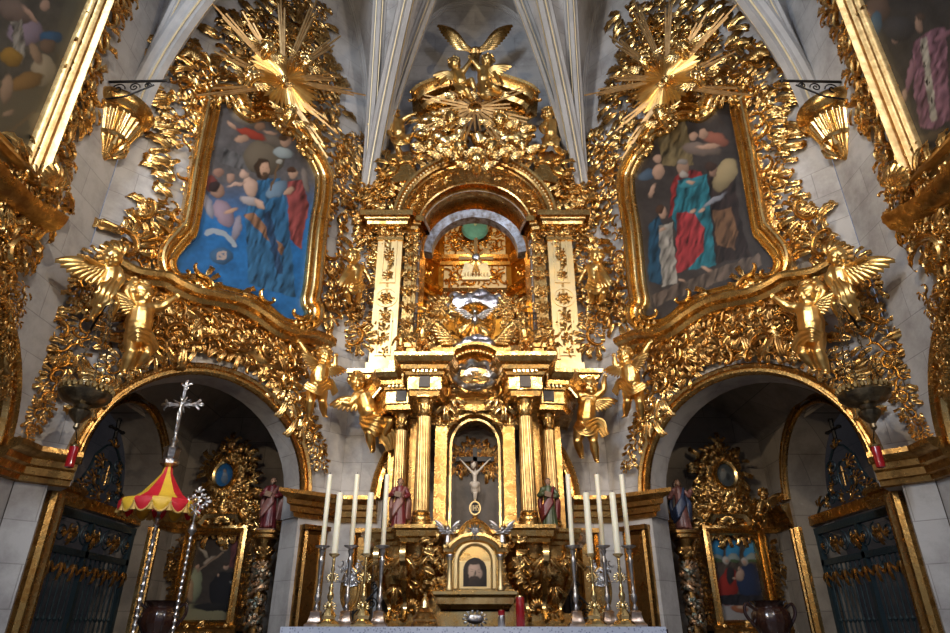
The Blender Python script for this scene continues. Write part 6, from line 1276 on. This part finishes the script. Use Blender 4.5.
def at(px,Yw,z=None): return W(px,618,Yw)[0],Y(Yw)
x,y=at(521,6.6); t=Thing('votive_candle',CEN,(x,ZA),'tall red glass votive candle right of the tabernacle','votive candle',None,False,-y); mb=MB(); lathe(mb,[(.038,0),(.042,.01),(.042,.25),(.036,.26),(.034,.25)],(x,y,ZA),20); t.part('glass',mb,REDG); mb=MB(); lathe(mb,[(.036,.255),(.03,.27),(.004,.275)],(x,y,ZA),14); t.part('lid',mb,BRASS)
x,y=at(502,6.6); t=Thing('votive_candle',CEN,(x,ZA),'short silver votive with a red cap in front of the tabernacle','votive candle',None,False,-y); mb=MB(); lathe(mb,[(.03,0),(.034,.01),(.034,.09),(.03,.10)],(x,y,ZA),18); t.part('cup',mb,SV); mb=MB(); lathe(mb,[(.03,.10),(.034,.11),(.03,.145),(.005,.15)],(x,y,ZA),18); t.part('cap',mb,REDG)
x,y=at(425,6.75); t=Thing('bell_stand',CEN,(x,ZA),'small ornate dark gold bell stand left of the tabernacle','bell',None,False,-y); mb=MB(); lathe(mb,[(.12,0),(.12,.03),(.10,.05),(.11,.07),(.08,.12),(.09,.13),(.05,.17)],(x,y,ZA),20,.06,8); t.part('base',mb,GOLD3); mb=MB(); lathe(mb,[(.055,.17),(.04,.21),(.03,.25),(.012,.27),(.02,.29),(.004,.31)],(x,y,ZA),16); t.part('bell',mb,BRASS)
for s in(-1,1):
    S='left' if s<0 else 'right'; mb=MB(); y=Y(8.45); x0=s*1.18
    tube(mb,[(x0,y,.3),(x0-s*.02,y,1.65),(x0-s*.12,y,1.80)],.016,6); tube(mb,[(x0+s*.30,y,.3),(x0+s*.30,y,1.30)],.016,6); ball(mb,(x0+s*.30,y,1.34),.035,8); tube(mb,[(x0,y,1.5),(x0+s*.15,y,1.35),(x0+s*.30,y,1.2)],.012,6); tube(mb,[(x0,y,1.1),(x0+s*.3,y,1.1)],.012,6)
    for cx,cz,r in((.08,1.32,.07),(.16,1.2,.07),(.22,1.05,.07),(.08,1.0,.08),(.06,1.52,.05)): tube(mb,[(x0+s*cx+(r*(1-i/30))*math.cos(i*.4),y,cz+(r*(1-i/30))*math.sin(i*.4)) for i in range(26)],.009,5)
    solo('iron_grille',mb,BLACK,CEN,(x0,.3),'black iron scroll grille behind the altar, %s of the altarpiece base'%S,'grille','black iron scroll grilles',False,-y)
# gilded strip pilasters below the cornice
for sg in(-1,1):
    S='left' if sg<0 else 'right'
    for pl,s0,s1,w_ in((DL,1.42,1.66,'outer'),(CEN,-1.62,-1.42,'inner')):
        mb=MB(); bx(mb,s0,s1,-.05,0,0,2.2); sweep(mb,[(s0,0),(s0,2.2),(s1,2.2),(s1,0)],[(-.03,0),(-.03,.06),(0,.09),(.03,.07),(.05,.10),(.07,.05),(.07,0)]); bx(mb,s0-.08,s1+.08,-.13,0,2.22,2.28)
        solo('gilded_pilaster',mb,GOLD3,pl,((s0+s1)/2,0),'%s gilded strip pilaster below the cornice on the %s side of the altarpiece'%(w_,S),'pilaster','gilded strip pilasters',sg>0,sharp=25)
# ================================================================ processional umbrella, staff, urns
YEL=mat('yellow_silk',(.80,.50,.04),.5,0,.1,20,.2,6); REDS=mat('red_silk',(.62,.015,.03),.5,0,.1,20,.2,6); TAS=mat('gold_fringe',(.55,.36,.10),.6,.3,.3,60)
xu,_=W(146,575,7.15); yu=Y(7.15); zc=W(160,508,7.15)[1]; za=W(167,462,7.15)[1]; zt=W(182,388,7.15)[1]
t=Thing('processional_umbrella',CEN,(xu,0),'red and yellow silk processional umbrella topped by a silver cross','umbrella',None,False,-yu)
mb=MB(); pr=[]; z_=0
while z_<zc: pr+=[(.018,z_),(.030,z_+.02),(.018,z_+.04)]; z_+=.075
lathe(mb,pr,(xu,yu,0),14,.1,5,9); t.part('silver_pole',mb,SV)
ng=10; RR_=.40
for i in range(ng):
    P=[]; 
    for j in range(7):
        a=2*PI*(i+j/6)/ng; sag=1-.05*math.sin(PI*j/6)
        P.append([(xu+rr*sag*math.cos(a),yu+rr*sag*math.sin(a),zz) for rr,zz in((.03,za),(.06,za-.08*(za-zc)/.3),(.12,zc+.55*(za-zc)),(.22,zc+.28*(za-zc)),(.33,zc+.13*(za-zc)),(RR_,zc+.06))])
    mb=MB(); v,f=grid(P); mb.add(v,f); t.part('canopy_gore',mb,(YEL,REDS)[i%2])
ns=14
for i in range(ns):
    P=[]; 
    for j in range(9):
        a=2*PI*(i+j/8)/ns; dp=.05+.10*math.sin(PI*j/8)**.7
        P.append([(xu+(RR_+.02*math.sin(PI*k/3))*math.cos(a),yu+(RR_+.02*math.sin(PI*k/3))*math.sin(a),zc+.06-dp*k/3) for k in range(4)])
    mb=MB(); v,f=grid(P); mb.add(v,f); c=t.part('valance_scallop',mb,(REDS,YEL)[i%2]); mb=MB(); tube(mb,[p[3] for p in P],.012,6); t.part('fringe',mb,TAS,c)
    a=2*PI*i/ns; mb=MB(); lathe(mb,[(.008,.1),(.02,.08),(.012,.06),(.03,-.01),(.004,-.01)],(xu+RR_*math.cos(a),yu+RR_*math.sin(a),zc-.07),10); t.part('tassel',mb,TAS)
def silver_cross(t,x,y,z0,z1,w,mt=SV):
    h=z1-z0; mb=MB(); lathe(mb,[(.05,0),(.10,.03),(.10,.07),(.07,.09),(.085,.12),(.085,.19),(.10,.21),(.05,.24),(.03,.28),(.045,.31),(.02,.34),(.015,.40)],(x,y,z0),16,.06,8); t.part('silver_knop',mb,mt)
    mb=MB(); zc_=z0+.40+(h-.40)*.62; bx(mb,x-.016,x+.016,y-.012,y+.012,z0+.38,z1); bx(mb,x-w,x+w,y-.012,y+.012,zc_-.016,zc_+.016)
    for a,b,an in((x-w,zc_,PI),(x+w,zc_,0),(x,z1,PI/2)): put(mb,'tuft',a,b,an,.10,False,-y+.01); put(mb,'rose',a,b,0,.07,False,-y+.01)
    for k in range(8): a=PI/8+k*PI/4; tube(mb,[(x+.03*math.cos(a),y,zc_+.03*math.sin(a)),(x+.11*math.cos(a),y,zc_+.11*math.sin(a))],[.01,.004],4)
    c=t.part('silver_cross',mb,mt); g_=lambda a,b:np.array((x+a,y-.03,zc_+b)); k=.9
    J={'head':g_(0,.05),'neck':g_(0,.02),'chest':g_(0,-.01),'pelvis':g_(0,-.09),'sl':g_(.03,.01),'el':g_(.06,.03),'hl':g_(.10,.05),'sr':g_(-.03,.01),'er':g_(-.06,.03),'hr':g_(-.10,.05),'hipl':g_(.015,-.10),'kl':g_(.012,-.16),'fl':g_(.005,-.23),'hipr':g_(-.015,-.10),'kr':g_(-.012,-.16),'fr':g_(-.005,-.23)}
    t.part('figure',body(J,.024,(0,-1,-.3),child=False,vox=.005),mt,c,sharp=0)
silver_cross(t,xu,yu,za-.06,zt,.15)
xs_=W(185,570,7.0)[0]; ys=Y(7.0); z1=W(194,530,7.0)[1]; z2=W(198,485,7.0)[1]
t=Thing('processional_staff',CEN,(xs_,0),'silver processional staff with an openwork cross head right of the silk umbrella','staff',None,False,-ys)
mb=MB(); pr=[]; z_=0
while z_<z1-.05: pr+=[(.013,z_),(.024,z_+.02),(.013,z_+.04)]; z_+=.06
pr+=[(.03,z1-.03),(.045,z1),(.03,z1+.04),(.02,z1+.06)]; lathe(mb,pr,(xs_,ys,0),14); t.part('silver_pole',mb,SV)
mb=MB(); zc2=(z1+z2)/2+.06
for k in range(4): put(mb,'c',xs_+.05*math.cos(k*PI/2+.8),zc2+.07*math.sin(k*PI/2+.8),k*PI/2+.8,.10,k%2,-ys); put(mb,'tuft',xs_+.07*math.cos(k*PI/2),zc2+.08*math.sin(k*PI/2),k*PI/2,.08,False,-ys+.01); put(mb,'tuft',xs_+.05*math.cos(k*PI/2+.8),zc2+.05*math.sin(k*PI/2+.8),k*PI/2+.8,.06,False,-ys+.01)
put(mb,'rose',xs_,zc2,0,.12,False,-ys+.03); tube(mb,[(xs_,ys,z1),(xs_,ys,zc2-.05)],.012,6); t.part('openwork_head',mb,SV); mb=MB(); ball(mb,(xs_,ys-.06,zc2),.028,8); t.part('gilt_boss',mb,GOLD)
for px,S in((160,'left'),(772,'right')):
    x=W(px,620,7.6)[0]; y=Y(7.6); zt_=W(px,600,7.6)[1]; t=Thing('urn',CEN,(x,0),'dark polished ribbed urn with handles standing low in the %s chapel arch'%S,'urn','dark polished urns',False,-y)
    mb=MB(); lathe(mb,[(.16,0),(.16,.05),(.10,.08),(.08,.6),(.14,zt_-.52),(.14,zt_-.5),(.03,zt_-.49)],(x,y,0),24); t.part('stand',mb,WALN)
    mb=MB(); lathe(mb,[(.08,0),(.10,.02),(.06,.06),(.14,.14),(.20,.26),(.19,.36),(.14,.42),(.16,.46),(.19,.48),(.16,.48),(.12,.42)],(x,y,zt_-.49),40,.03,14); t.part('bowl',mb,URN)if 'URN' in globals() else None
    URN=mat('polished_dark_wood',(.03,.012,.009),.2,0,0,10,.3,5,coat=.5) if 'URN' not in globals() else URN
    if not any(c.name.startswith('bowl') for c in t.o.children): t.part('bowl',mb,URN)
    for s in(-1,1): mb=MB(); tube(mb,smooth([(x+s*.15,y,zt_-.10),(x+s*.25,y,zt_-.04),(x+s*.27,y,zt_-.14),(x+s*.19,y,zt_-.26)],6),.018,7); t.part('handle',mb,URN)
